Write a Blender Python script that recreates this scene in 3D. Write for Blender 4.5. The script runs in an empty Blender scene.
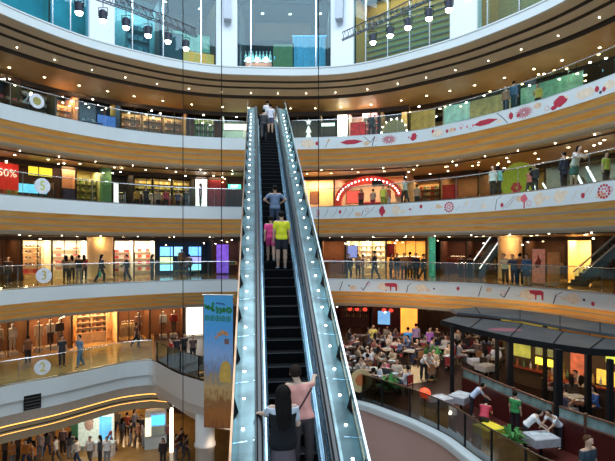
import bpy, math, random
import numpy as np
from mathutils import Vector, Matrix

random.seed(7)
F, CX, CY = 468.0, 307.5, 245.0        # focal length in pixels and horizon of the 615x461 frame
EYE = 14.6                             # eye height above the lowest concourse
SC = bpy.context.scene
COL = SC.collection

# ---------------------------------------------------------------- camera, sky, exposure
cd = bpy.data.cameras.new('camera'); cam = bpy.data.objects.new('camera', cd); COL.objects.link(cam)
cam.location = (0, 0, EYE); cam.rotation_euler = (math.pi/2, 0, 0)
cd.sensor_width = 36; cd.lens = 36*F/615; cd.shift_y = (CY-230.5)/615; cd.clip_start = .05; cd.clip_end = 300
SC.camera = cam
SC.view_settings.view_transform = 'Standard'; SC.view_settings.look = 'None'
SC.view_settings.exposure = 0.66; SC.view_settings.gamma = 1.0; SC.view_settings.use_curve_mapping = False
wd = bpy.data.worlds.new('daylight'); SC.world = wd; wd.use_nodes = True
wn = wd.node_tree.nodes['Background']; wn.inputs[0].default_value = (.62, .80, 1.0, 1); wn.inputs[1].default_value = .50

def area(name, loc, size, power, col, rot=(0, 0, 0), sy=None):
    l = bpy.data.lights.new(name, 'AREA'); l.energy = power; l.color = col; l.size = size
    if sy: l.shape = 'RECTANGLE'; l.size_y = sy
    o = bpy.data.objects.new(name, l); o.location = loc; o.rotation_euler = rot; COL.objects.link(o); return o
def point(name, loc, power, col, r=.12):
    l = bpy.data.lights.new(name, 'POINT'); l.energy = power; l.color = col; l.shadow_soft_size = r
    o = bpy.data.objects.new(name, l); o.location = loc; COL.objects.link(o); return o
area('skylight', (0, 16, EYE+26), 20, 5200, (.78, .90, 1.0))      # daylight through the glass roof of the atrium
WARM = (1.0, .66, .34); WHITE = (1.0, .93, .82)

# ---------------------------------------------------------------- materials
_m = {}
def mat(name, c, rough=.6, metal=0., emit=0., var=.12, scale=6., stretch=(1, 1, 1), spec=.5, ec=None):
    if name in _m: return _m[name]
    m = bpy.data.materials.new(name); m.use_nodes = True; nt = m.node_tree; b = nt.nodes['Principled BSDF']
    c = tuple(c)
    if var > 0:
        tc = nt.nodes.new('ShaderNodeTexCoord'); mp = nt.nodes.new('ShaderNodeMapping'); mp.inputs['Scale'].default_value = stretch
        no = nt.nodes.new('ShaderNodeTexNoise'); no.inputs['Scale'].default_value = scale; no.inputs['Detail'].default_value = 3
        cr = nt.nodes.new('ShaderNodeValToRGB')
        cr.color_ramp.elements[0].position = .3; cr.color_ramp.elements[1].position = .7
        cr.color_ramp.elements[0].color = tuple(x*(1-var) for x in c)+(1,)
        cr.color_ramp.elements[1].color = tuple(min(1, x*(1+var)) for x in c)+(1,)
        nt.links.new(tc.outputs['Object'], mp.inputs[0]); nt.links.new(mp.outputs[0], no.inputs[0])
        nt.links.new(no.outputs[0], cr.inputs[0]); nt.links.new(cr.outputs[0], b.inputs['Base Color'])
    else:
        b.inputs['Base Color'].default_value = c+(1,)
    b.inputs['Roughness'].default_value = rough; b.inputs['Metallic'].default_value = metal
    b.inputs['Specular IOR Level'].default_value = spec
    if emit: b.inputs['Emission Color'].default_value = tuple(ec or c)+(1,); b.inputs['Emission Strength'].default_value = emit
    _m[name] = m; return m
def glassmat(name, tint, gloss=.08, haze=0., rough=.02):
    if name in _m: return _m[name]
    m = bpy.data.materials.new(name); m.use_nodes = True; nt = m.node_tree; nt.nodes.clear()
    o = nt.nodes.new('ShaderNodeOutputMaterial'); t = nt.nodes.new('ShaderNodeBsdfTransparent'); t.inputs[0].default_value = tuple(tint)+(1,)
    g = nt.nodes.new('ShaderNodeBsdfGlossy'); g.inputs['Roughness'].default_value = rough; g.inputs[0].default_value = (.9, .97, 1, 1)
    lw = nt.nodes.new('ShaderNodeLayerWeight'); lw.inputs[0].default_value = .25
    ma = nt.nodes.new('ShaderNodeMath'); ma.operation = 'MULTIPLY_ADD'; ma.inputs[1].default_value = .22; ma.inputs[2].default_value = gloss
    nt.links.new(lw.outputs['Fresnel'], ma.inputs[0])
    mx = nt.nodes.new('ShaderNodeMixShader'); nt.links.new(ma.outputs[0], mx.inputs[0]); nt.links.new(t.outputs[0], mx.inputs[1]); nt.links.new(g.outputs[0], mx.inputs[2])
    last = mx
    if haze:
        d = nt.nodes.new('ShaderNodeBsdfDiffuse'); d.inputs[0].default_value = (.75, .95, .95, 1)
        m2 = nt.nodes.new('ShaderNodeMixShader'); m2.inputs[0].default_value = haze
        nt.links.new(mx.outputs[0], m2.inputs[1]); nt.links.new(d.outputs[0], m2.inputs[2]); last = m2
    nt.links.new(last.outputs[0], o.inputs[0]); _m[name] = m; return m

WHITEP = mat('white_plaster', (.60, .665, .675), .5, var=.03, scale=.5)
CREAM = mat('cream_plaster', (.50, .425, .30), .55, var=.05, scale=.6)
BROWNC = mat('bronze_ceiling', (.36, .255, .12), .45, var=.08, scale=1.2)
GROOVE = mat('dark_groove', (.07, .05, .035), .8, var=.1)
LEDGE = mat('grey_ledge', (.62, .60, .57), .4, var=.05)
TILE = mat('tan_stone_floor', (.42, .26, .10), .14, var=.15, scale=1.5)
TILED = mat('honey_stone_floor', (.38, .21, .07), .15, var=.2, scale=1.0)
REDFL = mat('oxblood_floor', (.10, .022, .016), .35, var=.3, scale=1.5)
PINKW = mat('pink_render', (.50, .33, .29), .6, var=.04, scale=.5)
BLACK = mat('black_paint', (.008, .008, .009), .75, var=.1, spec=.2)
DARK = mat('dark_brown', (.035, .02, .013), .6, var=.2)
STEEL = mat('brushed_steel', (.62, .66, .68), .28, 1., var=.05)
CHROME = mat('polished_rail', (.85, .88, .9), .15, .9, var=.02)
AQUA = mat('pale_aqua_metal', (.135, .205, .215), .27, .5, var=.35, scale=1.6, stretch=(1, 1, 3))
_nt = AQUA.node_tree; _b = _nt.nodes.new('ShaderNodeBump'); _b.inputs['Strength'].default_value = .35; _b.inputs['Distance'].default_value = .12; _n = _nt.nodes.new('ShaderNodeTexNoise'); _n.inputs['Scale'].default_value = 2.4; _nt.links.new(_n.outputs[0], _b.inputs['Height']); _nt.links.new(_b.outputs[0], _nt.nodes['Principled BSDF'].inputs['Normal'])
SKIRT = mat('blue_steel_skirt', (.28, .42, .52), .2, .8, var=.12, scale=3)
RUBBER = mat('black_rubber', (.012, .013, .016), .35, var=.05)
COPPER = mat('copper_cladding', (.26, .15, .09), .3, .8, var=.3, scale=3)
BRONZE = mat('bronze_rail', (.12, .075, .045), .3, .7, var=.1)
RGLASS = glassmat('guardrail_glass', (.84, .93, .89), .025)
SGLASS = glassmat('facade_glass', (.60, .86, .95), .02)
BGLASS = glassmat('smoked_glass', (.40, .43, .42), .02)
EGLASS = glassmat('escalator_glass', (.70, .86, .88), .05, .03)
LAMPW = mat('warm_lamp', (1, .8, .5), emit=9, var=0, ec=(1, .78, .45))
LAMPC = mat('white_lamp', (1, 1, 1), emit=14, var=0, ec=(1, .97, .92))
def wood_mat():
    m = mat('golden_wood', (.86, .42, .09), .55, var=0, spec=.25); nt = m.node_tree; b = nt.nodes['Principled BSDF']
    tc = nt.nodes.new('ShaderNodeTexCoord'); mp = nt.nodes.new('ShaderNodeMapping'); mp.inputs['Scale'].default_value = (.7, .7, 7)
    no = nt.nodes.new('ShaderNodeTexNoise'); no.inputs['Scale'].default_value = 1.4; no.inputs['Detail'].default_value = 5
    cr = nt.nodes.new('ShaderNodeValToRGB'); e = cr.color_ramp.elements
    e[0].position = .3; e[0].color = (.98, .45, .08, 1); e[1].position = .72; e[1].color = (1, .70, .25, 1)
    nt.links.new(tc.outputs['Object'], mp.inputs[0]); nt.links.new(mp.outputs[0], no.inputs[0]); nt.links.new(no.outputs[0], cr.inputs[0]); nt.links.new(cr.outputs[0], b.inputs['Base Color'])
    return m
WOOD = wood_mat()
_pal = {}
def paint(c, rough=.7, emit=0):
    k = (tuple(round(x, 3) for x in c), rough, emit)
    if k not in _pal: _pal[k] = mat('paint_%d' % len(_pal), c, rough, emit=emit, var=.12 if not emit else .25, scale=5)
    return _pal[k]

# ---------------------------------------------------------------- mesh helpers
class MB:
    def __init__(s): s.v = []; s.f = []; s.mi = []; s.m = 0
    def add(s, vs, fs):
        n = len(s.v); s.v += [tuple(x) for x in vs]; s.f += [tuple(i+n for i in f) for f in fs]; s.mi += [s.m]*len(fs); return s
    def box(s, x0, x1, y0, y1, z0, z1, b=0.):
        if b <= 0:
            return s.add([(x, y, z) for x in (x0, x1) for y in (y0, y1) for z in (z0, z1)],
                         [(0, 1, 3, 2), (4, 6, 7, 5), (0, 4, 5, 1), (2, 3, 7, 6), (0, 2, 6, 4), (1, 5, 7, 3)])
        # chamfered along the vertical and top edges
        o = [(x0+b, y0), (x1-b, y0), (x1, y0+b), (x1, y1-b), (x1-b, y1), (x0+b, y1), (x0, y1-b), (x0, y0+b)]
        i = [(min(max(x, x0+b), x1-b), min(max(y, y0+b), y1-b)) for x, y in o]
        vs = [(x, y, z0) for x, y in o]+[(x, y, z1-b) for x, y in o]+[(x, y, z1) for x, y in i]
        fs = [tuple(range(7, -1, -1)), tuple(range(16, 24))]
        for L in (0, 8): fs += [(L+j, L+(j+1) % 8, L+8+(j+1) % 8, L+8+j) for j in range(8)]
        return s.add(vs, fs)
    def cyl(s, p, q, r, r2=None, n=10):
        r2 = r if r2 is None else r2
        p, q = Vector(p), Vector(q); d = (q-p).normalized(); a = d.orthogonal().normalized(); c = d.cross(a)
        vs = [];
        for P, R in ((p, r), (q, r2)):
            vs += [P+(a*math.cos(2*math.pi*i/n)+c*math.sin(2*math.pi*i/n))*R for i in range(n)]
        return s.add(vs, [tuple(range(n-1, -1, -1)), tuple(range(n, 2*n))]+[(i, (i+1) % n, n+(i+1) % n, n+i) for i in range(n)])
    def tube(s, pts, r, n=6):
        for a, b in zip(pts[:-1], pts[1:]): s.cyl(a, b, r, n=n)
        return s
    def lathe(s, prof, c=(0, 0, 0), n=14):
        vs = []; fs = []
        for r, z in prof: vs += [(c[0]+r*math.cos(2*math.pi*i/n), c[1]+r*math.sin(2*math.pi*i/n), c[2]+z) for i in range(n)]
        for k in range(len(prof)-1): fs += [(k*n+i, k*n+(i+1) % n, (k+1)*n+(i+1) % n, (k+1)*n+i) for i in range(n)]
        fs += [tuple(range(n-1, -1, -1)), tuple(range((len(prof)-1)*n, len(prof)*n))]
        return s.add(vs, fs)
    def prism(s, poly, y0, y1):      # polygon in (x, z) pushed along y
        n = len(poly)
        return s.add([(x, y0, z) for x, z in poly]+[(x, y1, z) for x, z in poly],
                     [tuple(range(n)), tuple(range(2*n-1, n-1, -1))]+[(i, n+i, n+(i+1) % n, (i+1) % n) for i in range(n)])
    def ball(s, c, r, n=8, m=6, sz=1.):
        prof = [(max(1e-3, r*math.sin(math.pi*k/m)), -r*sz*math.cos(math.pi*k/m)) for k in range(m+1)]
        return s.lathe(prof, c, n)
    def mesh(s, name):
        me = bpy.data.meshes.new(name); me.from_pydata(s.v, [], s.f); me.update(); return me
    def build(s, name, mats, parent=None, smooth=False):
        me = s.mesh(name)
        for m in (mats if isinstance(mats, (list, tuple)) else [mats]): me.materials.append(m)
        if any(s.mi): me.polygons.foreach_set('material_index', s.mi)
        if smooth: me.polygons.foreach_set('use_smooth', [True]*len(me.polygons))
        return obj(name, me, parent)
def obj(name, data, parent=None):
    o = bpy.data.objects.new(name, data); COL.objects.link(o)
    if parent: o.parent = parent
    return o
def tag(o, label=None, cat=None, group=None, kind=None):
    if label: o['label'] = label
    if cat: o['category'] = cat
    if group: o['group'] = group
    if kind: o['kind'] = kind
    return o
def empty(name, loc, rz=0., label=None, cat=None, group=None):
    o = bpy.data.objects.new(name, None); COL.objects.link(o); o.location = loc; o.rotation_euler = (0, 0, rz); o.empty_display_size = .1
    return tag(o, label, cat, group)
def struct(o): o['kind'] = 'structure'; return o
def twin(o, parent=None):
    c = o.copy(); COL.objects.link(c); c.parent = parent
    for ch in o.children: twin(ch, c)
    return c
def place(o, loc, rz=0., label=None, group=None, sc=None):
    o.location = loc; o.rotation_euler = (0, 0, rz)
    if label: o['label'] = label
    if group: o['group'] = group
    if sc: o.scale = (sc, sc, sc) if isinstance(sc, (int, float)) else sc
    return o
class Kind:      # a prototype placed once, copied afterwards
    def __init__(s, root): s.root = root; s.used = False
    def put(s, loc, rz=0., label=None, group=None, sc=None):
        o = twin(s.root) if s.used else s.root
        s.used = True; o.scale = (1, 1, 1)
        return place(o, loc, rz, label, group, sc)
def W(x, Y, h=None, y=None):        # point seen at pixel column x at depth Y; height by h above the eye or pixel row y
    z = h if h is not None else (CY-y)/F*Y
    return Vector(((x-CX)/F*Y, Y, EYE+z))
def floor_at(x, y, h): return W(x, h*F/(CY-y), h)

# ---------------------------------------------------------------- the rings of galleries
H = dict(A=12.7, B=7.65, C=2.6, D=-2.45, E=-7.5, F=-14.6)
class Ring:
    def __init__(s, h, px, pre, post, sig=1.0):
        s.h = h; s.z = EYE+h
        P = np.array(pre+[((x-CX)/F*(h*F/(CY-y)), h*F/(CY-y)) for x, y in px]+post, float)
        d = np.r_[0, np.cumsum(np.hypot(*np.diff(P, axis=0).T))]
        n = int(d[-1]/.25); t = np.linspace(0, d[-1], n)
        Q = np.c_[np.interp(t, d, P[:, 0]), np.interp(t, d, P[:, 1])]
        for _ in range(3):
            k = max(1, int(sig/.25)); w = np.ones(2*k+1)/(2*k+1)
            Qp = np.vstack([2*Q[0]-Q[k:0:-1], Q, 2*Q[-1]-Q[-2:-k-2:-1]])
            Q = np.c_[np.convolve(Qp[:, 0], w, 'valid'), np.convolve(Qp[:, 1], w, 'valid')]
        s.P = Q; T = np.gradient(Q, axis=0); T /= np.linalg.norm(T, axis=1)[:, None]; s.T = T
        N = np.c_[-T[:, 1], T[:, 0]]; s.N = N; s.cache = {}
    def off(s, o): return s.P+s.N*o
    def idx(s, x, o=0.):
        k = round(o, 2)
        if k not in s.cache:
            Q = s.off(o); px = CX+F*Q[:, 0]/np.maximum(Q[:, 1], .5); s.cache[k] = np.maximum.accumulate(px)
        return float(np.interp(x, s.cache[k], np.arange(len(s.P))))
    def pt(s, i, o=0., dz=0.):
        i = min(max(i, 0), len(s.P)-1); a = int(i); b = min(a+1, len(s.P)-1); f = i-a
        p = s.P[a]*(1-f)+s.P[b]*f; n = s.N[a]*(1-f)+s.N[b]*f
        return Vector((p[0]+n[0]*o, p[1]+n[1]*o, s.z+dz))
    def ang(s, i):
        t = s.T[int(min(max(i, 0), len(s.P)-1))]; return math.atan2(t[1], t[0])
    def at(s, x, o=0., dz=0.):
        i = s.idx(x, o); return s.pt(i, o, dz), s.ang(i)
    def sweep(s, name, prof, m, x0=None, x1=None, closed=False, parent=None, smooth=False, step=2, i0=None, i1=None, mi=None):
        o0 = prof[0][0]
        a = i0 if i0 is not None else (0 if x0 is None else s.idx(x0, o0)); b = i1 if i1 is not None else (len(s.P)-1 if x1 is None else s.idx(x1, o0))
        k = max(1, int(math.ceil((b-a)/step))); mb = MB(); n = len(prof); vs = []
        for j in range(k+1):
            i = a+(b-a)*j/k
            vs += [s.pt(i, q[0], q[1]) for q in prof]
        fs = []; mis = []
        segs = list(range(n if closed else n-1))
        for j in range(k):
            for q in segs:
                r = (q+1) % n; fs.append((j*n+q, j*n+r, (j+1)*n+r, (j+1)*n+q)); mis.append(mi[q] if mi else 0)
        if closed: fs += [tuple(range(n-1, -1, -1)), tuple(range(k*n, k*n+n))]; mis += [0, 0]
        mb.add(vs, fs); mb.mi = mis
        return mb.build(name, m, parent, smooth)

RA = Ring(H['A'], [(0, 2.5), (40, 19), (80, 35), (123, 47), (170, 58.5), (215, 65.5), (300, 67.5), (345, 65.5), (370, 61.5), (410, 51), (463, 35), (546, 0)],
          [(-15, 9), (-17.4, 14), (-17.4, 20)], [(14.2, 19), (15, 14), (14, 8)])
RB = Ring(H['B'], [(0, 104), (40, 113.5), (80, 122), (123, 130), (180, 136.3), (235, 139), (300, 138.3), (346, 137), (400, 133), (423, 130), (450, 124.5), (492, 114), (533, 103), (580, 86.5), (615, 75)],
          [(-16, 8), (-18, 14), (-18, 20)], [(14.3, 16), (14, 11), (12, 7)])
RC = Ring(H['C'], [(0, 194.5), (60, 199.8), (123, 204), (180, 206.7), (240, 207.8), (315, 207.8), (380, 205), (410, 202.6), (450, 200.3), (490, 196.5), (533, 191.5), (580, 185.3), (615, 180)],
          [(-16, 8), (-18, 14), (-17.6, 20)], [(13.3, 14), (12.8, 10), (11, 6)])
RD = Ring(H['D'], [(0, 290.5), (60, 286.2), (123, 283.2), (180, 281), (233, 280), (330, 279.5), (400, 281), (443, 283), (492, 285), (550, 289), (615, 295)],
          [(-16, 8), (-18.5, 14), (-18.6, 20)], [(16, 17), (15.6, 11), (13, 6)])
RE = Ring(H['E'], [(0, 387), (60, 376.7), (123, 363), (153, 360), (155, 361), (167, 368), (180, 374.5), (205, 382), (250, 388), (300, 394), (362, 405), (410, 423), (443, 440), (463, 457)],
          [(-16, 8), (-18, 14), (-17.6, 20)], [(6.4, 13.5), (8.2, 11), (11.5, 9), (15, 8)], sig=.3)
RINGS = dict(A=RA, B=RB, C=RC, D=RD)

def flat(name, a, b, z, m, up=True):          # strip between two plan curves of equal length
    n = len(a); mb = MB(); mb.add([(x, y, z) for x, y in a]+[(x, y, z) for x, y in b], [(i, i+1, n+i+1, n+i) for i in range(n-1)]); return struct(mb.build(name, m))
XS = 287          # the picture band starts where the escalator lands
tn = [0]
def trim(r, prof, m, **k): tn[0] += 1; return struct(r.sweep('trim_%d' % tn[0], prof, m, **k))
SHOP = 6.3
def boards(r):
    z, o = -.80, .12; prof = [(0, -.80), (o, z)]; mi = [0]
    for i in range(3):
        prof += [(o+.22, z-.265), (o+.24, z-.285), (o+.42, z-.35)]; mi += [1, 2, 2]; o += .42; z -= .35
    prof += [(o+.02, z-.10), (o+.12, z-.12), (o+.12, z)]; mi += [3, 3, 2]
    return prof, mi
for k, r in RINGS.items():
    fo = np.array([r.pt(i, .0)[:2] for i in range(len(r.P))]); bo = np.array([r.pt(i, 15.)[:2] for i in range(len(r.P))])
    flat('floor', fo, bo, r.z, TILE)
    if k == 'A':
        trim(r, [(0, .0), (-.04, -.02), (-.04, -.10), (0, -.12), (0, -.60), (.08, -.62)], WHITEP)
        trim(r, [(.08, -.62), (.14, -.66), (.62, -.80), (.70, -.72), (.88, -.72), (.88, -.86), (.98, -.90), (1.36, -1.0), (1.44, -.92), (1.62, -.92), (1.62, -1.06), (1.72, -1.10),
                 (2.25, -1.36), (2.30, -1.22), (2.62, -1.22), (2.62, -1.5)], [CREAM, GROOVE], mi=[0, 0, 1, 1, 1, 0, 0, 1, 1, 1, 0, 0, 1, 1, 1])
        flat('ceiling', np.array([r.pt(i, 2.62)[:2] for i in range(len(r.P))]), np.array([r.pt(i, 6.9)[:2] for i in range(len(r.P))]), r.z-1.5, BROWNC)
        flat('ceiling', np.array([r.pt(i, 6.9)[:2] for i in range(len(r.P))]), bo, r.z-1.7, DARK)
        trim(r, [(6.9, -1.5), (6.9, -1.7)], DARK)
    else:
        trim(r, [(.06, 0), (0, .0), (0, -.80)], WHITEP)
        p, mi = boards(r); trim(r, p, [LEDGE, WOOD, LEDGE, CREAM], mi=mi)
        zb = -1.98
        flat('ceiling', np.array([r.pt(i, 1.45)[:2] for i in range(len(r.P))]), bo, r.z+zb, BROWNC)
        trim(r, [(1.48, -1.6), (1.48, zb-.03), (1.60, zb-.03)], CREAM)
        trim(r, [(2.3, zb), (2.32, zb-.07), (2.48, zb-.07), (2.5, zb)], DARK)
# level E: floor polygon between its own edge and the line of the shops
def poly(name, pts, z, m):
    import bmesh
    bm = bmesh.new(); f = bm.faces.new([bm.verts.new((x, y, z)) for x, y in pts]); bmesh.ops.triangulate(bm, faces=[f]); me = bpy.data.meshes.new(name); bm.to_mesh(me); bm.free()
    me.materials.append(m); return struct(obj(name, me))
i155 = RE.idx(154)
eb = [tuple(RD.off(17)[i]) for i in range(len(RD.P))]
eL = [tuple(p) for p in RE.P[:int(i155)+1]]
eR = [tuple(p) for p in RE.P[int(i155):]]
jx = RD.idx(154, 17)
poly('floor', eL+eb[:int(jx)+1][::-1], RE.z, TILE)
poly('floor', eR+eb[int(jx):][::-1], RE.z, mat('restaurant_floor', (.03, .013, .008), .4, var=.4, scale=.8))
eL2 = [tuple(RE.off(1.6)[i]) for i in range(int(i155)+1)]
trim(RE, [(0, 0), (0, -.92), (.12, -.95), (.12, -1.62), (.5, -1.70)], WHITEP, i0=0, i1=i155)
trim(RE, [(.5, -1.70), (.6, -1.95), (.75, -2.35), (.8, -2.38)], LEDGE, i0=0, i1=i155)
trim(RE, [(.8, -2.38), (.8, -2.43), (.95, -2.5), (1.0, -2.72), (1.01, -2.80), (1.02, -2.9)], [mat('cove_lamp', (1, .62, .2), emit=1.7, var=0, ec=(1, .45, .08)), CREAM, BRONZE], i0=0, i1=i155, mi=[0, 1, 1, 2, 1])
trim(RE, [(1.02, -2.9), (1.02, -2.935), (1.15, -2.97), (1.35, -3.5)], [mat('cove_lamp', None), CREAM, CREAM], i0=0, i1=i155, mi=[0, 1, 2])
poly('ceiling', eL2+[tuple(p) for p in RD.off(19)[:int(jx)+1]][::-1], RE.z-3.5, CREAM)
iE = RE.idx(250)
trim(RE, [(.25, .0), (0, 0), (0, -1.45), (.14, -1.5), (.22, -2.1), (.42, -2.16), (.8, -2.75), (1.2, -2.8)], mat('warm_white_plaster', (.62, .58, .54), .5, var=.03), i0=i155-1, i1=iE, smooth=False)
trim(RE, [(.5, .03), (.45, .06), (.02, .06), (0, 0), (0, -.22)], WHITEP, i0=iE, i1=len(RE.P)-1)
trim(RE, [(0, -.22), (.06, -.26), (.06, -3.2)], PINKW, i0=iE, i1=len(RE.P)-1)
poly('ceiling', [tuple(RE.off(1.0)[i]) for i in range(int(i155), len(RE.P))]+[tuple(p) for p in RD.off(17)[int(jx):]][::-1], RE.z-2.9, CREAM)
# lowest concourse
mb = MB(); mb.add([(-45, 5, 0), (45, 5, 0), (45, 60, 0), (-45, 60, 0)], [(0, 1, 2, 3)]); struct(mb.build('floor', TILED))
# outer walls behind everything
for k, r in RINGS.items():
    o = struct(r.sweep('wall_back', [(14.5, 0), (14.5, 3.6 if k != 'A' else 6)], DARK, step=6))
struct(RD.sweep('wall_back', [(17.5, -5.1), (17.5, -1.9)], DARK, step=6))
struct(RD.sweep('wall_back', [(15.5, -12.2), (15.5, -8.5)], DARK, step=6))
# top level: glazed front, roof over the interior
flat('ceiling', RA.off(.2), RA.off(15), RA.z+5.3, mat('top_ceiling', (.12, .14, .15), .5, var=.1, scale=.7))

# ---------------------------------------------------------------- guardrails
def guardrail(r, xa, xb, label, step=1.9, hgt=1.3, o=.12, m=RGLASS, railm=CHROME, post=None, ia=None, ib=None):
    a = ia if ia is not None else r.idx(xa, o); b = ib if ib is not None else r.idx(xb, o)
    root = empty('glass_guardrail', r.pt((a+b)/2, o, 0), 0, label, 'guardrail')
    inv = Matrix.Translation(-root.location)
    def ad(ob): ob.parent = root; ob.matrix_parent_inverse = inv
    k = max(1, round((b-a)*.25/step)); g = .06
    for j in range(k):
        p = a+(b-a)*j/k; q = a+(b-a)*(j+1)/k
        ad(r.sweep('glass_panel', [(o, .03), (o, hgt-.03), (o+.02, hgt-.03), (o+.02, .03)], m, i0=p+g, i1=q-g, closed=True, step=3))
    ad(r.sweep('handrail', [(o+.01+.03*math.cos(t), hgt+.03*math.sin(t)) for t in np.linspace(0, 2*math.pi, 7)[:-1]], railm, i0=a, i1=b, closed=True, smooth=True))
    ad(r.sweep('base_channel', [(o-.03, 0), (o-.03, .07), (o+.05, .07), (o+.05, 0)], STEEL if post is None else BRONZE, i0=a, i1=b, closed=True))
    for j in range(k+1):
        i = a+(b-a)*j/k; c = r.pt(i, o+.01)
        if post: mbp = MB().box(c.x-.035, c.x+.035, c.y-.035, c.y+.035, r.z, r.z+hgt); ad(mbp.build('post', BLACK))
        elif j % 2 == 0: mbp = MB().cyl(c, c+Vector((0, 0, hgt)), .012, n=5); ad(mbp.build('seam_rod', mat('seam_grey', (.22, .24, .24), .5)))
    return root
word = dict(B='topmost wooden gallery, exit sign above it', C='middle gallery of shops', D='gallery at eye level')
for k, nm in (('B', 'fifth'), ('C', 'fourth'), ('D', 'third')):
    r = RINGS[k]
    guardrail(r, -60, 243 if k != 'D' else 236, 'clear glass guardrail on the plain white %s gallery with a round numbered disc' % nm)
    guardrail(r, 292, 680, 'clear glass guardrail on the %s gallery above the band painted with flowers' % nm)
guardrail(RE, -60, 152, 'clear glass guardrail of the second gallery before the clothes shops', m=RGLASS)
guardrail(RE, 156, 352, 'smoked glass guardrail round the white drum balcony behind the banner', m=BGLASS, railm=BRONZE, post=BRONZE, ia=RE.idx(157, .12))
guardrail(RE, 352, 470, 'bronze framed glass guardrail along the white curb before the cafe', m=BGLASS, railm=BRONZE, post=BRONZE, o=.42, ib=len(RE.P)-14, step=1.6)
# ---------------------------------------------------------------- the long escalator
UX, UY = -.1128, .9936
def EP(t, o, dz=0.): return Vector((.75+UX*t+UY*o, UY*t-UX*o, EYE-9.2+.5774*t+dz))
T0, T1 = 3.4, 29.15
esc = empty('escalator', EP(T0, 0), 0, 'long steep escalator with black steps and pale aqua side decks crossing the atrium', 'escalator')
einv = Matrix.Translation(-esc.location)
def eadd(o, par=None):
    o.parent = par or esc
    if par is None: o.matrix_parent_inverse = einv
    return o
def ebar(name, sec, m, t0=T0, t1=T1, flat=0., mi=None, top=True):      # section (o, dz) carried up the slope and levelled at the top
    mb = MB(); n = len(sec); st = [(t0, 0)]+[(t1, 0)]+([(t1+flat, 1)] if flat else [])
    for t, lv in st:
        for o, z in sec:
            p = EP(t, o, z)
            if lv: p.z = EP(t1, o, z).z
            mb.v.append(tuple(p))
    for k in range(len(st)-1):
        for i in range(n):
            j = (i+1) % n; mb.f.append((k*n+i, k*n+j, (k+1)*n+j, (k+1)*n+i)); mb.mi.append(mi[i] if mi else 0)
    k = len(st)-1; mb.f += [tuple(range(n-1, -1, -1)), tuple(range(k*n, k*n+n))]; mb.mi += [0, 0]
    return mb.build(name, m)
def R4(a, b, c, d): return [(a, c), (b, c), (b, d), (a, d)]
eadd(ebar('truss', R4(-1.14, 1.14, -1.35, -.32), COPPER))
STEPM = mat('black_step', (.004, .004, .005), .8, var=.2, scale=12, spec=.15)
EDGE = mat('step_edge', (.022, .024, .028), .7, var=.1)
def step_mesh():
    mb = MB(); mb.box(-.445, .445, 0, .40, -.06, -.008)
    for k in range(30): x = -.44+.0303*k; mb.box(x, x+.011, .0, .40, -.01, .0)           # treads
    for k in range(30): x = -.44+.0303*k; mb.box(x, x+.011, -.012, .0, -.225, 0)         # grooved riser
    mb.box(-.445, .445, -.008, .03, -.228, -.05); mb.m = 1; mb.box(-.445, .445, -.016, .03, -.012, .004)
    me = mb.mesh('step'); me.materials.append(STEPM); me.materials.append(EDGE); me.polygons.foreach_set('material_index', mb.mi); return me
sm = step_mesh(); t = 5.0; ea = math.atan2(UY, UX)-math.pi/2
while t < T1-.2:
    s = obj('step', sm, None); s.location = EP(t, 0, 0); s.rotation_euler = (0, 0, ea); eadd(s); t += .40
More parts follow.
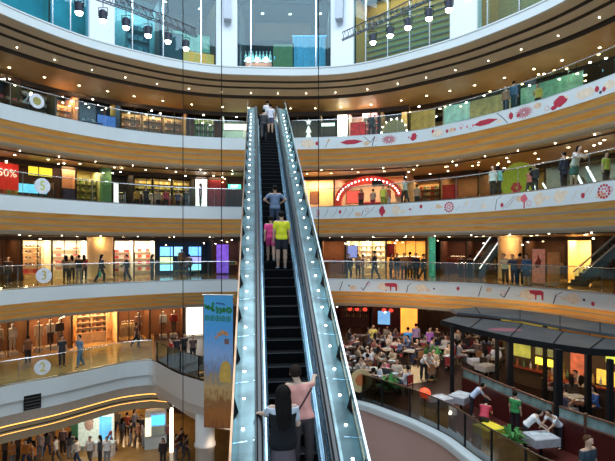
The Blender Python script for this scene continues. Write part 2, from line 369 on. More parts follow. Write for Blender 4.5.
for sgn, nm in ((-1, 'outer'), (1, 'outer')):
    q = lambda *a: [(sgn*o, z) for o, z in a]
    eadd(ebar('skirt_panel', q((.452, -.35), (.452, .10), (.50, .14), (.56, .14), (.56, -.35)), SKIRT, flat=1.2))
    eadd(ebar('balustrade_panel', q((.555, .14), (.575, .85), (.60, .85), (.60, .14)), SKIRT, flat=1.2))
    eadd(ebar('balustrade_joint', q((.540, .36), (.548, .43), (.556, .43), (.556, .36)), RUBBER, flat=1.2))
    eadd(ebar('handrail_base', q((.575, .84), (.575, .90), (.72, .90), (.72, .84)), RUBBER, flat=1.2))
    eadd(ebar('handrail', q((.60, .90), (.595, .94), (.62, .965), (.68, .965), (.705, .94), (.70, .90)), RUBBER, flat=1.2))
    dk = eadd(ebar('side_deck', q((.70, .70), (.70, .84), (.78, .86), (1.14, .80), (1.14, .70)), AQUA, flat=.8))
    eadd(ebar('side_cladding', q((1.14, -1.3), (1.14, .85), (1.17, .85), (1.17, -1.3)), COPPER))
    eadd(ebar('glass_parapet', q((1.13, .80), (1.13, 1.24), (1.145, 1.24), (1.145, .80)), EGLASS, flat=.6))
    eadd(ebar('parapet_coping', q((1.12, 1.24), (1.12, 1.262), (1.158, 1.262), (1.158, 1.24)), mat('coping_steel', (.5, .54, .58), .35, .9) if sgn > 0 else COPPER, flat=.6))
    mb = MB().lathe([(.026, 0), (.026, .012), (.018, .014)], n=10); me = mb.mesh('deck_light'); me.materials.append(LAMPC)
    t = 6.2
    while t < T1-1:
        s = obj('deck_light', me); s.location = EP(t, sgn*.95, .832+.0); eadd(s, dk); t += .62
    t = 6.6
    while t < T1-1:
        m2 = MB(); a = EP(t, sgn*1.125, .80); b = EP(t, sgn*1.125, 1.12); c = EP(t, sgn*1.04, .81); d = EP(t-.14, sgn*1.125, .80)
        m2.add([a, b, c, d], [(0, 1, 2), (0, 3, 1), (0, 2, 3), (1, 3, 2)]); eadd(m2.build('bracket', BLACK)); t += 1.22
    # joints of the deck plates
    t = 6.0
    while t < T1-1:
        m2 = MB(); a = EP(t, sgn*.74, .855); b = EP(t, sgn*1.12, .808); dv = EP(.02, 0, 0)-EP(0, 0, 0)
        m2.add([a, b, b+dv, a+dv, a+Vector((0, 0, .006)), b+Vector((0, 0, .006)), b+dv+Vector((0, 0, .006)), a+dv+Vector((0, 0, .006))], [(0, 1, 2, 3), (4, 7, 6, 5), (0, 4, 5, 1), (3, 2, 6, 7), (1, 5, 6, 2), (0, 3, 7, 4)])
        eadd(m2.build('deck_joint', SKIRT), dk); t += 1.22
# landing at the top, reaching the fifth gallery
mb = MB()
e0, e1 = EP(T1, -1.14), EP(T1, 1.14); f0, f1 = RB.at(251, .3)[0], RB.at(286, .3)[0]
zt = EYE+H['B']
mb.add([(e0.x, e0.y, zt), (e1.x, e1.y, zt), (f1.x, f1.y+.4, zt), (f0.x, f0.y+.4, zt), (e0.x, e0.y, zt-.5), (e1.x, e1.y, zt-.5), (f1.x, f1.y+.4, zt-.5), (f0.x, f0.y+.4, zt-.5)],
       [(0, 1, 2, 3), (7, 6, 5, 4), (0, 4, 5, 1), (1, 5, 6, 2), (3, 7, 4, 0)])
eadd(mb.build('landing_plate', BROWNC))

# ---------------------------------------------------------------- people: an implicit surface, meshed
def _cone(P, a, b, r1, r2):
    a = np.array(a, float); b = np.array(b, float); d = b-a; L = max(d@d, 1e-9)
    t = np.clip(((P-a)@d)/L, 0, 1); return np.linalg.norm(P-a-t[..., None]*d, axis=-1)-(r1+(r2-r1)*t)
def _smin(a, b, k):
    h = np.clip(.5+.5*(b-a)/k, 0, 1); return b+(a-b)*h-k*h*(1-h)
def sdf(groups, cuts=()):
    def f(P):
        D = None
        for k, cs in groups:
            g = None
            for c in cs:
                d = _cone(P, *c); g = d if g is None else _smin(g, d, k)
            D = g if D is None else _smin(D, g, .012)
        for p, n in cuts: D = np.maximum(D, (P-np.array(p, float))@np.array(n, float))
        return D
    return f
def surf(f, lo, hi, h, name):
    ax = [np.arange(lo[i], hi[i]+h, h) for i in range(3)]; S = [len(a) for a in ax]
    V = np.empty(S)
    for i in range(S[0]):
        Y, Z = np.meshgrid(ax[1], ax[2], indexing='ij'); V[i] = f(np.stack([np.full_like(Y, ax[0][i]), Y, Z], -1))
    ins = V < 0; acc = np.zeros((S[0]-1, S[1]-1, S[2]-1, 3)); cnt = np.zeros((S[0]-1, S[1]-1, S[2]-1))
    C = {}
    for c in [(a, b, d) for a in (0, 1) for b in (0, 1) for d in (0, 1)]:
        C[c] = V[c[0]:S[0]-1+c[0], c[1]:S[1]-1+c[1], c[2]:S[2]-1+c[2]]
    for c in C:
        for k in range(3):
            if c[k] == 0:
                e = list(c); e[k] = 1; e = tuple(e); A, B = C[c], C[e]; x = (A < 0) != (B < 0)
                t = np.where(x, A/np.where(x, A-B, 1), 0)
                for q in range(3): acc[..., q] += np.where(x, c[q]+(t if q == k else 0), 0)
                cnt += x
    m = cnt > 0; ids = -np.ones(m.shape, int); ids[m] = np.arange(m.sum())
    I = np.argwhere(m); vs = (I+acc[m]/cnt[m][:, None])*h+np.array(lo)
    fs = []
    for k in range(3):
        a, b = [(1, 2), (2, 0), (0, 1)][k]
        s0 = [slice(None)]*3; s1 = [slice(None)]*3; s0[k] = slice(0, -1); s1[k] = slice(1, None)
        A = ins[tuple(s0)]; B = ins[tuple(s1)]; X = np.argwhere(A != B)
        X = X[(X[:, a] > 0) & (X[:, b] > 0) & (X[:, a] < S[a]-1) & (X[:, b] < S[b]-1)]
        if not len(X): continue
        ea_, eb_ = np.eye(3, dtype=int)[a], np.eye(3, dtype=int)[b]
        g = lambda o: ids[tuple((X+o).T)]
        q = np.stack([g(-ea_-eb_), g(-eb_), g(0*ea_), g(-ea_)], 1); fl = ~A[tuple(X.T)]
        q[fl] = q[fl][:, ::-1]; fs.append(q)
    fs = np.concatenate(fs); fs = fs[(fs >= 0).all(1)]
    me = bpy.data.meshes.new(name); me.from_pydata(vs.tolist(), [], fs.tolist()); me.update()
    me.polygons.foreach_set('use_smooth', [True]*len(me.polygons)); return me
def nrm(v): v = np.array(v, float); return v/np.linalg.norm(v)
def skel(p):
    ln, sd = p.get('lean', 0), p.get('side', 0)
    t = nrm((math.sin(sd), -math.sin(ln), math.cos(ln))); ht = nrm((p.get('hx', math.sin(sd)*.5), -math.sin(ln+p.get('nod', .1)), math.cos(ln)))
    J = dict(t=t); hip = np.zeros(3); J['hip'] = hip
    for s, n in ((-1, 'a'), (1, 'b')):
        h = hip+np.array((s*.09, 0, 0)); k = h+nrm(p['leg'+n][0])*.42; an = k+nrm(p['leg'+n][1])*.42
        J['h'+n], J['k'+n], J['n'+n] = h, k, an; J['t'+n] = an+np.array((s*.03, -.17, -.035))
        if 'toe' in p: J['t'+n] = an+np.array(p['toe'])
        sh = hip+t*.49+np.array((s*.175, 0, 0)); e = sh+nrm(p['arm'+n][0])*.28; w = e+nrm(p['arm'+n][1])*.25
        J['s'+n], J['e'+n], J['w'+n] = sh, e, w; J['f'+n] = w+nrm(p['arm'+n][-1])*.15
    J['neck'] = hip+t*.52; J['head'] = hip+t*.58+ht*.115
    dz = .085-min(J['na'][2], J['nb'][2])+p.get('dz', 0)
    for k in J:
        if k != 't': J[k] = J[k]+np.array((0, 0, dz))
    return J
def groups(J, g=0., arms=1., legs=1.):      # g grows the skin into cloth
    hip, t = J['hip'], J['t']; X = np.array((1, 0, 0))
    T = [(hip-X*.07, hip+X*.07, .105+g, .105+g), (hip-X*.07, hip+t*.22-X*.05, .10+g, .088+g), (hip+X*.07, hip+t*.22+X*.05, .10+g, .088+g),
         (hip+t*.2-X*.05, hip+t*.40-X*.08, .088+g, .098+g), (hip+t*.2+X*.05, hip+t*.40+X*.08, .088+g, .098+g), (hip+t*.475-X*.13, hip+t*.475+X*.13, .062+g, .062+g)]
    A = []; L = []
    for n in 'ab':
        s, e, w = J['s'+n], J['e'+n], J['w'+n]
        if arms > 0: A.append((s, s+(e-s)*min(1, arms), .052+g, .043+g))
        if arms > 1: A.append((e, w, .041+g, .029+g))
        h, k, a = J['h'+n], J['k'+n], J['n'+n]
        if legs > 0: L.append((h, h+(k-h)*min(1, legs), .092+g, (.092-.034*min(1, legs))+g))
        if legs > 1: L += [(k, k+(a-k)*.35, .058+g, .058+g), (k+(a-k)*.35, a, .058+g, .038+g*.8)]
    return T, A, L
def hand_cones(J, n, fine):
    w, d = J['w'+n], nrm(J['f'+n]-J['w'+n]); s = -1 if n == 'a' else 1
    if not fine: return [(w, w+d*.07, .029, .034), (w+d*.06, w+d*.14, .026, .014), (w+d*.02, w+d*.07+np.array((-s*.035, 0, 0)), .014, .010)]
    side = nrm(np.cross(d, (0, 0, 1))); up = nrm(np.cross(side, d)); out = [(w, w+d*.04, .027, .027)]
    for q, ln in ((-1.5, .062), (-.5, .076), (.5, .072), (1.5, .056)):
        kn = w+d*.088+side*q*.021; out.append((w+d*.02+side*q*.012, kn, .017, .0125)); m = kn+d*ln*.55-up*.012
        out += [(kn, m, .0105, .0095), (m, m+d*ln*.3-up*.03, .0095, .008)]
    ts = 1 if n == 'a' else -1
    b = w+d*.025+side*ts*.022; out += [(b, b+d*.035+side*ts*.028, .015, .011), (b+d*.035+side*ts*.028, b+d*.06+side*ts*.03-up*.03, .011, .009)]
    return out
def head_groups(J):
    h = J['head']
    return [(h+(0, .012, .02), h+(0, -.018, .03), .088, .084), (h+(0, -.03, -.03), h+(0, -.042, -.065), .066, .040), (h+(0, -.10, .0), h+(0, -.118, -.025), .011, .015),
            (h+(-.086, .0, .005), h+(-.088, .0, -.025), .014, .010), (h+(.086, .0, .005), h+(.088, .0, -.025), .014, .010), (h+(0, .01, -.05), J['neck'], .052, .056)]
def bounds(cs, pad=.05):
    P = np.array([np.array(q)+s*r for c in cs for q, r in ((c[0], c[2]), (c[1], c[3])) for s in (-1, 1)]); return P.min(0)-pad, P.max(0)+pad
_pm = {}
def person_meshes(pose, P, h=.024, fine=False):
    if pose in _pm: return _pm[pose]
    J = skel(P); D = {'J': J}; T, A, L = groups(J, 0, 2, 2)
    ft = [(J['n'+n], J['t'+n], .038, .030) for n in 'ab']; hd = head_groups(J); hands = [c for n in 'ab' for c in hand_cones(J, n, fine)]
    al = T+A+L+ft+hd+hands; lo, hi = bounds(al)
    D['body'] = surf(sdf([(.035, T), (.03, A[:2]), (.03, A[2:]), (.03, L[:3]), (.03, L[3:]), (.02, ft), (.022, hd), (.004 if fine else .012, hands)]), lo, hi, h, 'body')
    t = J['t']; hip = J['hip']; nk = (J['neck']-t*.015, t)
    def cloth(name, gr, cuts, hh=h):
        cs = [c for k, g in gr for c in g]; lo, hi = bounds(cs); D[name] = surf(sdf(gr, cuts), lo, hi, hh, name)
    T1_, A1, _ = groups(J, .016, .62, 0); T2_, A2, _ = groups(J, .018, 2, 0); T3_, _, L3 = groups(J, .015, 0, 2); _, _, L4 = groups(J, .02, 0, .62)
    hem = (hip-t*.03, -t)
    cloth('tee', [(.035, T1_), (.03, A1)], [hem, nk]); cloth('long', [(.035, T2_), (.03, A2[:2]), (.03, A2[2:])], [hem, nk])
    cloth('coat', [(.035, T2_), (.03, A2[:2]), (.03, A2[2:]), (.05, [(hip-t*.2+(0, 0, 0), hip+t*.2, .155, .11), (hip-t*.2-(.05, 0, 0), hip-t*.2+(.05, 0, 0), .14, .14)])], [(hip-t*.24, -t), nk])
    wc = (hip+t*.07, t)
    na, nb = J['na'], J['nb']; fc = ((0, 0, min(na[2], nb[2])-.02), (0, 0, -1))
    cloth('trousers', [(.035, T3_[:1]), (.03, L3[:3]), (.03, L3[3:])], [wc, fc]); cloth('shorts', [(.035, T3_[:1]), (.03, L4)], [wc])
    if not P.get('sit'):
        km = (J['ka']+J['kb'])/2
        cloth('skirt', [(.06, [(hip-(.05, 0, 0), km-(.07, 0, -.06), .12, .13), (hip+(.05, 0, 0), km+(.07, 0, .06), .12, .13)])], [wc, (km+(0, 0, .03), (0, 0, -1))])
    else: D['skirt'] = D['shorts']
    cloth('shoes', [(.01, [(J['n'+n]-(0, 0, .012), J['t'+n]-(0, 0, .012), .042, .036)]) for n in 'ab'], [((0, 0, max(na[2], nb[2])+.01), (0, 0, 1))], h*.9)
    hc = J['head']; cr = [(hc+(0, .02, .028), hc+(0, -.008, .04), .100, .095)]
    cloth('short_hair', [(.02, cr)], [(hc+(0, -.02, .028), nrm((0, -.78, -.62)))], min(h, .02))
    cloth('long_hair', [(.03, cr+[(hc+(0, .03, -.02), hc+(0, .085, -.26), .092, .075), (hc+(-.05, .045, -.02), hc+(-.06, .08, -.22), .05, .045), (hc+(.05, .045, -.02), hc+(.06, .08, -.22), .05, .045)])], [(hc+(0, -.03, .0), nrm((0, -.86, -.5)))], min(h, .02))
    _pm[pose] = D; return D
dn = (0, 0, -1)
POSES = dict(
    stand=dict(arma=[(-.18, 0, -1), (-.05, -.15, -1)], armb=[(.18, 0, -1), (.05, -.15, -1)], lega=[(-.04, 0, -1), dn], legb=[(.04, 0, -1), dn]),
    phone=dict(nod=.45, arma=[(-.2, -.1, -1), (.35, -.8, .45)], armb=[(.2, 0, -1), (.05, -.15, -1)], lega=[(-.04, -.06, -1), dn], legb=[(.05, .02, -1), dn]),
    walk=dict(lean=.06, arma=[(-.14, .4, -1), (-.05, .1, -1)], armb=[(.14, -.4, -1), (0, -.6, -1)], lega=[(-.02, -.42, -1), (0, .05, -1)], legb=[(.02, .30, -1), (0, .62, -1)]),
    stride=dict(lean=.05, arma=[(-.14, -.35, -1), (.05, -.8, -.6)], armb=[(.16, .3, -1), (.05, 0, -1)], lega=[(-.02, .22, -1), (0, .45, -1)], legb=[(.02, -.38, -1), (0, 0, -1)]),
    rail=dict(lean=.28, nod=.25, arma=[(-.1, -.62, -.75), (.45, -.75, .05)], armb=[(.1, -.62, -.75), (-.45, -.75, .05)], lega=[(-.05, .12, -1), (0, .05, -1)], legb=[(.06, .02, -1), (0, .1, -1)]),
    akimbo=dict(arma=[(-.75, .15, -.75), (.75, -.35, -.5)], armb=[(.75, .15, -.75), (-.75, -.35, -.5)], lega=[(-.06, 0, -1), dn], legb=[(.06, 0, -1), dn]),
    sit=dict(sit=1, lean=.12, nod=.15, arma=[(-.12, -.42, -.9), (.3, -.9, .05)], armb=[(.12, -.42, -.9), (-.3, -.9, .05)], lega=[(-.1, -1, .02), (0, -.05, -1)], legb=[(.1, -1, .02), (0, .05, -1)]),
    chat=dict(sit=1, lean=-.1, nod=0, arma=[(-.2, -.3, -.9), (.15, -.8, .5)], armb=[(.3, -.1, -.9), (-.2, -.9, 0)], lega=[(-.15, -1, .0), (0, -.2, -1)], legb=[(.08, -1, .05), (0, .15, -1)]),
    bend=dict(sit=0, lean=.75, nod=.3, arma=[(-.1, -.5, -.9), (.1, -.8, -.5)], armb=[(.1, -.5, -.9), (-.1, -.8, -.5)], lega=[(-.05, .1, -1), (0, .05, -1)], legb=[(.06, -.05, -1), (0, .1, -1)]),
)
SKINS = [mat('skin_%d' % i, c, .55, var=.05) for i, c in enumerate([(.62, .38, .26), (.52, .30, .19), (.70, .46, .33)])]
HAIRS = [mat('hair_%d' % i, c, .8, spec=.12, var=.3, scale=30, stretch=(1, 1, .2)) for i, c in enumerate([(.010, .008, .007), (.022, .013, .009), (.09, .04, .018)])]
SHOEM = [paint((.03, .03, .03)), paint((.6, .6, .6)), paint((.12, .06, .03))]
SH = {}
def slotted(me, m, name, par):
    if not me.materials: me.materials.append(m)
    o = obj(name, me, par); o.material_slots[0].link = 'OBJECT'; o.material_slots[0].material = m; return o
PEOPLE = []
def person(loc, rz, pose, label, top=(.5, .5, .5), bot=(.05, .05, .07), tt='tee', bt='trousers', hair='short', size=1.0, group=None, skin=None, hc=0, shoe=0, name='person', Pd=None, h=.024, fine=False, bag=None, hat=None):
    D = person_meshes(pose, Pd or POSES[pose], h, fine)
    r = empty(name, loc, rz, label, 'person', group); r.scale = (size,)*3; PEOPLE.append(r)
    sk = SKINS[random.randrange(3) if skin is None else skin]
    slotted(D['body'], sk, 'body', r); slotted(D[tt], paint(top), {'tee': 'shirt', 'long': 'jumper', 'coat': 'coat'}[tt], r)
    slotted(D[bt], paint(bot), bt, r); slotted(D['shoes'], SHOEM[shoe], 'shoes', r)
    slotted(D[hair+'_hair'], HAIRS[hc], 'hair', r)
    if bag:
        J = D['J']; w = J['w'+bag[1]]; b = handbag_mesh(bag[2] if len(bag) > 2 else 1); q = slotted(b, paint(bag[0]), 'shopping_bag', None)
        m_ = Matrix.Rotation(rz, 4, 'Z'); v = m_ @ Vector(w+nrm(J['f'+bag[1]]-w)*.08); q.location = Vector(loc)+v*size+Vector((0, 0, -.42 if v.z*size > .5 else -v.z*size+.01)); q.rotation_euler = (0, 0, rz)
        tag(q, bag[3] if len(bag) > 3 else 'shopping bag held by the ' + label, 'bag')
    return r
_bm = {}
def handbag_mesh(k=1):
    if k in _bm: return _bm[k]
    m = MB(); m.add([(-.15, -.06, 0), (.15, -.06, 0), (.15, .06, 0), (-.15, .06, 0), (-.17, -.04, .34), (.17, -.04, .34), (.17, .04, .34), (-.17, .04, .34)], [(3, 2, 1, 0), (4, 5, 6, 7), (0, 1, 5, 4), (1, 2, 6, 5), (2, 3, 7, 6), (3, 0, 4, 7)])
    m.tube([(-.09, 0, .34), (-.06, 0, .42), (0, 0, .45), (.06, 0, .42), (.09, 0, .34)], .008, 5); _bm[k] = m.mesh('shopping_bag'); return _bm[k]
UP = math.atan2(UY, UX)+math.pi/2       # rotation for somebody facing up the escalator

# the two riders in front: steps are at EP(t, o); the figures face up the slope, so their local -x is the photo's right
def local_dir(p, q, rz): return Matrix.Rotation(-rz, 3, 'Z') @ (Vector(q)-Vector(p))
def reach(sh, target, l1=.28, l2=.26, bend=(0, 0, -1)):
    d = np.array(target)-np.array(sh); L = np.linalg.norm(d); L2 = min(L, (l1+l2)*.985); u = d/L
    a = (l1*l1-l2*l2+L2*L2)/(2*L2); hh = math.sqrt(max(1e-6, l1*l1-a*a)); b = np.array(bend, float); b -= (b@u)*u; b /= np.linalg.norm(b)
    e = u*a+b*hh; w = u*L2-e; return e, w
def stepz(t): return EP(math.floor((t-5.0)/.4)*.4+5.0, 0).z
def rider(t, o, s=1.): p = EP(t, o); p.z = stepz(t); return p
# ---- riders
FA = UP
def tolocal(pt, base, rz, size): v = Matrix.Rotation(-rz, 3, 'Z') @ (Vector(pt)-Vector(base)); return np.array(v)/size
# woman with long black hair, hand on the handrail
wb = rider(8.23, -.25); ws = 1.15
hp = np.array((0, 0, .925+.0))
shL = np.array((.175, 0, 1.415)); shR = np.array((-.175, 0, 1.415))
tgt = tolocal(EP(8.80, -.65, .985), wb, FA, ws); e, w = reach(shL, tgt, bend=(0, .1, -1))
Pw = dict(nod=.05, lean=.03, hx=-.02, arma=[(-.2, -.2, -1), (.25, -.9, -.3)], armb=[e, w, tuple(w*[1, 1, .4])], lega=[(-.03, 0, -1), dn], legb=[(.03, 0, -1), dn])
wom = person(wb, FA, 'wom', 'person with long black hair to the waist, black vest and taupe skirt on the escalator', (.66, .70, .76), (.15, .115, .125), 'tee', 'skirt', 'long', ws, Pd=Pw, h=.012, fine=True, skin=2)
# vest and long straight hair falling down the back
J = _pm['wom']['J']; hc = J['head']; Tv, _, _ = groups(J, .03, 0, 0)
hip = J['hip']; tt_ = J['t']
ve = surf(sdf([(.05, Tv+[(hip-(.06, 0, .06), hip+(.06, 0, -.06), .142, .142)])], [(hip-(0, 0, .10), (0, 0, -1)), (J['neck']-tt_*.10, tt_)]), *bounds(Tv+[(hip-(.06, 0, .12), hip+(.06, 0, -.12), .15, .15)]), .013, 'vest')
slotted(ve, paint((.007, .007, .009), .9), 'vest', wom)
hl = [(hc+(0, .02, .025), hc+(0, -.01, .035), .118, .108), (hc+(0, .03, 0), hc+(0, .10, -.25), .105, .10), (hc+(-.05, .05, -.1), hc+(-.075, .13, -.45), .075, .06), (hc+(.05, .05, -.1), hc+(.06, .13, -.47), .075, .055), (hc+(0, .1, -.3), hc+(0, .14, -.52), .09, .06)]
hm = surf(sdf([(.04, hl)], [(hc+(0, -.035, 0), nrm((0, -.9, -.42)))]), *bounds(hl), .012, 'hair')
for c in wom.children:
    if c.name.startswith('hair'): c.data = hm; hm.materials.append(HAIRS[0]); c.material_slots[0].link = 'OBJECT'; c.material_slots[0].material = HAIRS[0]
lf = [(J['head']+np.array((s*.032, -.098, .012)), J['head']+np.array((s*.032, -.100, .012)), .011, .011) for s in (-1, 1)]
slotted(surf(sdf([(.002, lf)]), *bounds(lf, .02), .005, 'eyes'), paint((.03, .02, .02), .3), 'eyes', wom)
# companion in a salmon top, far hand on the other handrail
mbs = rider(8.62, .13); ms = 1.16
tgt = tolocal(EP(9.75, .65, .985), mbs, FA, ms); e, w = reach(np.array((-.175, 0, 1.43)), tgt, bend=(-.3, .1, -1))
tg2 = tolocal(wb+Vector((.16, .05, 1.50)), mbs, FA, ms); e2, w2 = reach(np.array((.175, 0, 1.43)), tg2, bend=(.2, .5, -1))
Pm = dict(lean=.30, side=.10, hx=.35, nod=.15, arma=[e, w, tuple(w*[1, 1, .4])], armb=[e2, w2], lega=[(-.05, 0, -1), dn], legb=[(.05, .05, -1), dn])
man = person(mbs, FA, 'man', 'person in salmon sleeveless top with dark shoulder strap, arm stretched to the handrail', (.80, .36, .30), (.075, .055, .055), 'tee', 'trousers', 'short', ms, Pd=Pm, h=.012, fine=True, skin=2, hc=1)
J = _pm['man']['J']; st = []
for k in range(9):
    a = -.15+.033*k; st.append(J['hip']+np.array((-.13+.03*k, .125+.012*math.sin(k/8*math.pi), .50-.050*k)))
mb = MB().tube([tuple(p) for p in st], .014, 6); mb.build('shoulder_strap', paint((.05, .03, .03)), man)
lf = [(J['head']+np.array((s*.032, -.098, .012)), J['head']+np.array((s*.032, -.100, .012)), .011, .011) for s in (-1, 1)]
slotted(surf(sdf([(.002, lf)]), *bounds(lf, .02), .005, 'eyes'), paint((.03, .02, .02), .3), 'eyes', man)
# somebody lower down, only a hand on the handrail shows
tb = rider(7.35, .22); tgt = tolocal(EP(7.98, .66, .985), tb, FA, .85); e, w = reach(np.array((-.175, 0, 1.41)), tgt)
Pt = dict(arma=[e, w, tuple(w*[1, 1, .35])], armb=[(.15, 0, -1), (.05, -.2, -1)], lega=[(-.03, 0, -1), dn], legb=[(.03, 0, -1), dn])
person(tb, FA, 'low', 'person low on the escalator of whom only a hand on the handrail shows', (.3, .3, .32), h=.012, fine=True, Pd=Pt, skin=2, size=.85)
# riders further up
person(rider(14.75, .10), FA, 'stand', 'person in bright yellow t-shirt and dark shorts standing on the escalator', (.85, .80, .02), (.02, .02, .03), 'tee', 'shorts', 'short', 1.05, shoe=1, skin=0, h=.024)
person(rider(15.15, -.22), FA, 'stride', 'person in hot pink top beside the one in yellow on the escalator', (.85, .06, .25), (.80, .07, .26), 'tee', 'shorts', 'short', .86, shoe=1, skin=0)
person(rider(16.75, -.02), FA, 'akimbo', 'person in slate blue shirt and jeans with elbows out halfway up the escalator', (.16, .22, .33), (.05, .07, .11), 'tee', 'trousers', 'short', 1.0)
person(rider(27.0, .17), FA, 'stand', 'person in pale grey top close to the upper end of the escalator', (.65, .65, .72), (.10, .10, .16), 'tee', 'shorts', 'short', .98, skin=0)
person(rider(25.8, -.24), FA, 'walk', 'person dressed in black with a backpack near the escalator top', (.02, .02, .025), (.02, .02, .02), 'long', 'trousers', 'short', 1.02)
person(rider(27.8, .02), FA, 'stand', 'person in white shirt just ahead of the one in pale grey', (.7, .7, .7), (.3, .14, .10), 'tee', 'shorts', 'short', .96)

# ---------------------------------------------------------------- people on the galleries
def folk(r, x, o, face, pose, label, dz=0, **k):
    p, a = r.at(x, o); rz = a+{'in': 0, 'out': math.pi, 'l': -math.pi/2, 'r': math.pi/2}[face]
    return person(p, rz, pose, label, **k)
BK, NV, WH, GY = (.02, .02, .025), (.03, .05, .12), (.75, .75, .75), (.25, .25, .27)
# third gallery, plain side
folk(RD, 101, .75, 'r', 'walk', 'person in black with long hair walking past the beige pillar', top=BK, bot=BK, tt='long', hair='long', size=1.08, bag=((.05, .38, .28), 'a', 1, 'teal shopping bag carried past the beige pillar'))
folk(RD, 127, 1.2, 'l', 'stride', 'person in black jacket striding before the cream fashion shop', top=BK, bot=BK, tt='long', size=1.06)
folk(RD, 152, .9, 'r', 'phone', 'person in dark green jacket carrying a white bag beside the screens', top=(.02, .06, .05), bot=BK, tt='long', size=1.06, hair='long', bag=(WH, 'b', 1, 'white shopping bag carried beside the dark screen shop'))
for x, o, c, ps, lb in ((66, 3.4, (.35, .2, .1), 'stand', 'brown top'), (72, 4.2, (.5, .42, .3), 'phone', 'beige top'), (79, 3.2, BK, 'stand', 'black top'), (84, 3.9, (.3, .05, .04), 'stand', 'dark red top')):
    folk(RD, x, o, 'out', ps, 'person in %s looking into the lit shop between shoe display and pillar' % lb, top=c, bot=GY if x % 2 else BK, size=1.02, hair='long' if x % 3 == 0 else 'short')
folk(RD, 8, 3.6, 'in', 'stand', 'person in dark clothes before the brown curtain wall', top=(.1, .05, .03), bot=BK, size=1.0)
folk(RD, 189, 4.3, 'out', 'stand', 'person in grey jacket facing the blue screens', top=(.16, .17, .2), bot=BK, tt='long', size=1.0)
# third gallery, painted side
for x, o, f, ps, c, c2, tt, sz, lb in (
    (349, .7, 'in', 'phone', BK, BK, 'long', 1.05, 'person in black bending over a phone on the painted third gallery near the escalator'),
    (358, 3.2, 'out', 'stand', (.4, .25, .15), BK, 'tee', 1.0, 'person in tan top at the bright shop front'),
    (363, 1.5, 'r', 'stand', (.30, .10, .06), GY, 'tee', 1.0, 'person in rust top behind the guardrail beside a walker'),
    (375, .7, 'l', 'stride', BK, (.06, .07, .1), 'long', 1.2, 'tall person in black with dark backpack walking fast'),
    (391, 1.6, 'r', 'stand', (.07, .05, .04), BK, 'long', 1.05, 'person in dark brown first of the group before the gold shop'),
    (397, 2.3, 'in', 'stand', BK, GY, 'tee', 1.05, 'person in black tee second of the group before the gold shop'),
    (404, 1.2, 'in', 'phone', (.50, .17, .04), BK, 'tee', 1.1, 'person in orange top in the group before the gold shop'),
    (410, 2.2, 'out', 'stand', (.30, .10, .05), BK, 'tee', 1.12, 'person in brick red top in the group before the gold shop'),
    (416, 1.4, 'in', 'stand', BK, BK, 'long', 1.08, 'person in black jumper between brick red top and teal pillar'),
    (423, 1.2, 'r', 'walk', (.03, .05, .05), BK, 'tee', 1.08, 'person in dark tee walking towards the teal pillar'),
    (461, 3.5, 'in', 'stand', (.10, .04, .03), BK, 'tee', 1.0, 'person in maroon by the dark stands of the third gallery'),
    (470, 4.0, 'out', 'stand', BK, BK, 'tee', 1.0, 'person in black by the dark stands of the third gallery'),
    (505, .8, 'in', 'rail', (.80, .74, .52), BK, 'tee', 1.12, 'person in cream shirt leaning at the guardrail by the wide beige pillar'),
    (514, .9, 'in', 'rail', (.05, .10, .20), NV, 'long', 1.1, 'person in navy jacket between cream shirt and orange shirt'),
    (520, 1.3, 'out', 'stand', (.55, .20, .08), BK, 'tee', 1.12, 'person in orange shirt behind the navy jacket'),
    (526.5, .7, 'in', 'stand', (.05, .14, .32), (.04, .10, .26), 'long', 1.1, 'person in long blue dress at the guardrail before the pink panel')):
    folk(RD, x, o, f, ps, lb, top=c, bot=c2, tt=tt, size=sz, bt='skirt' if x == 526.5 else 'trousers')
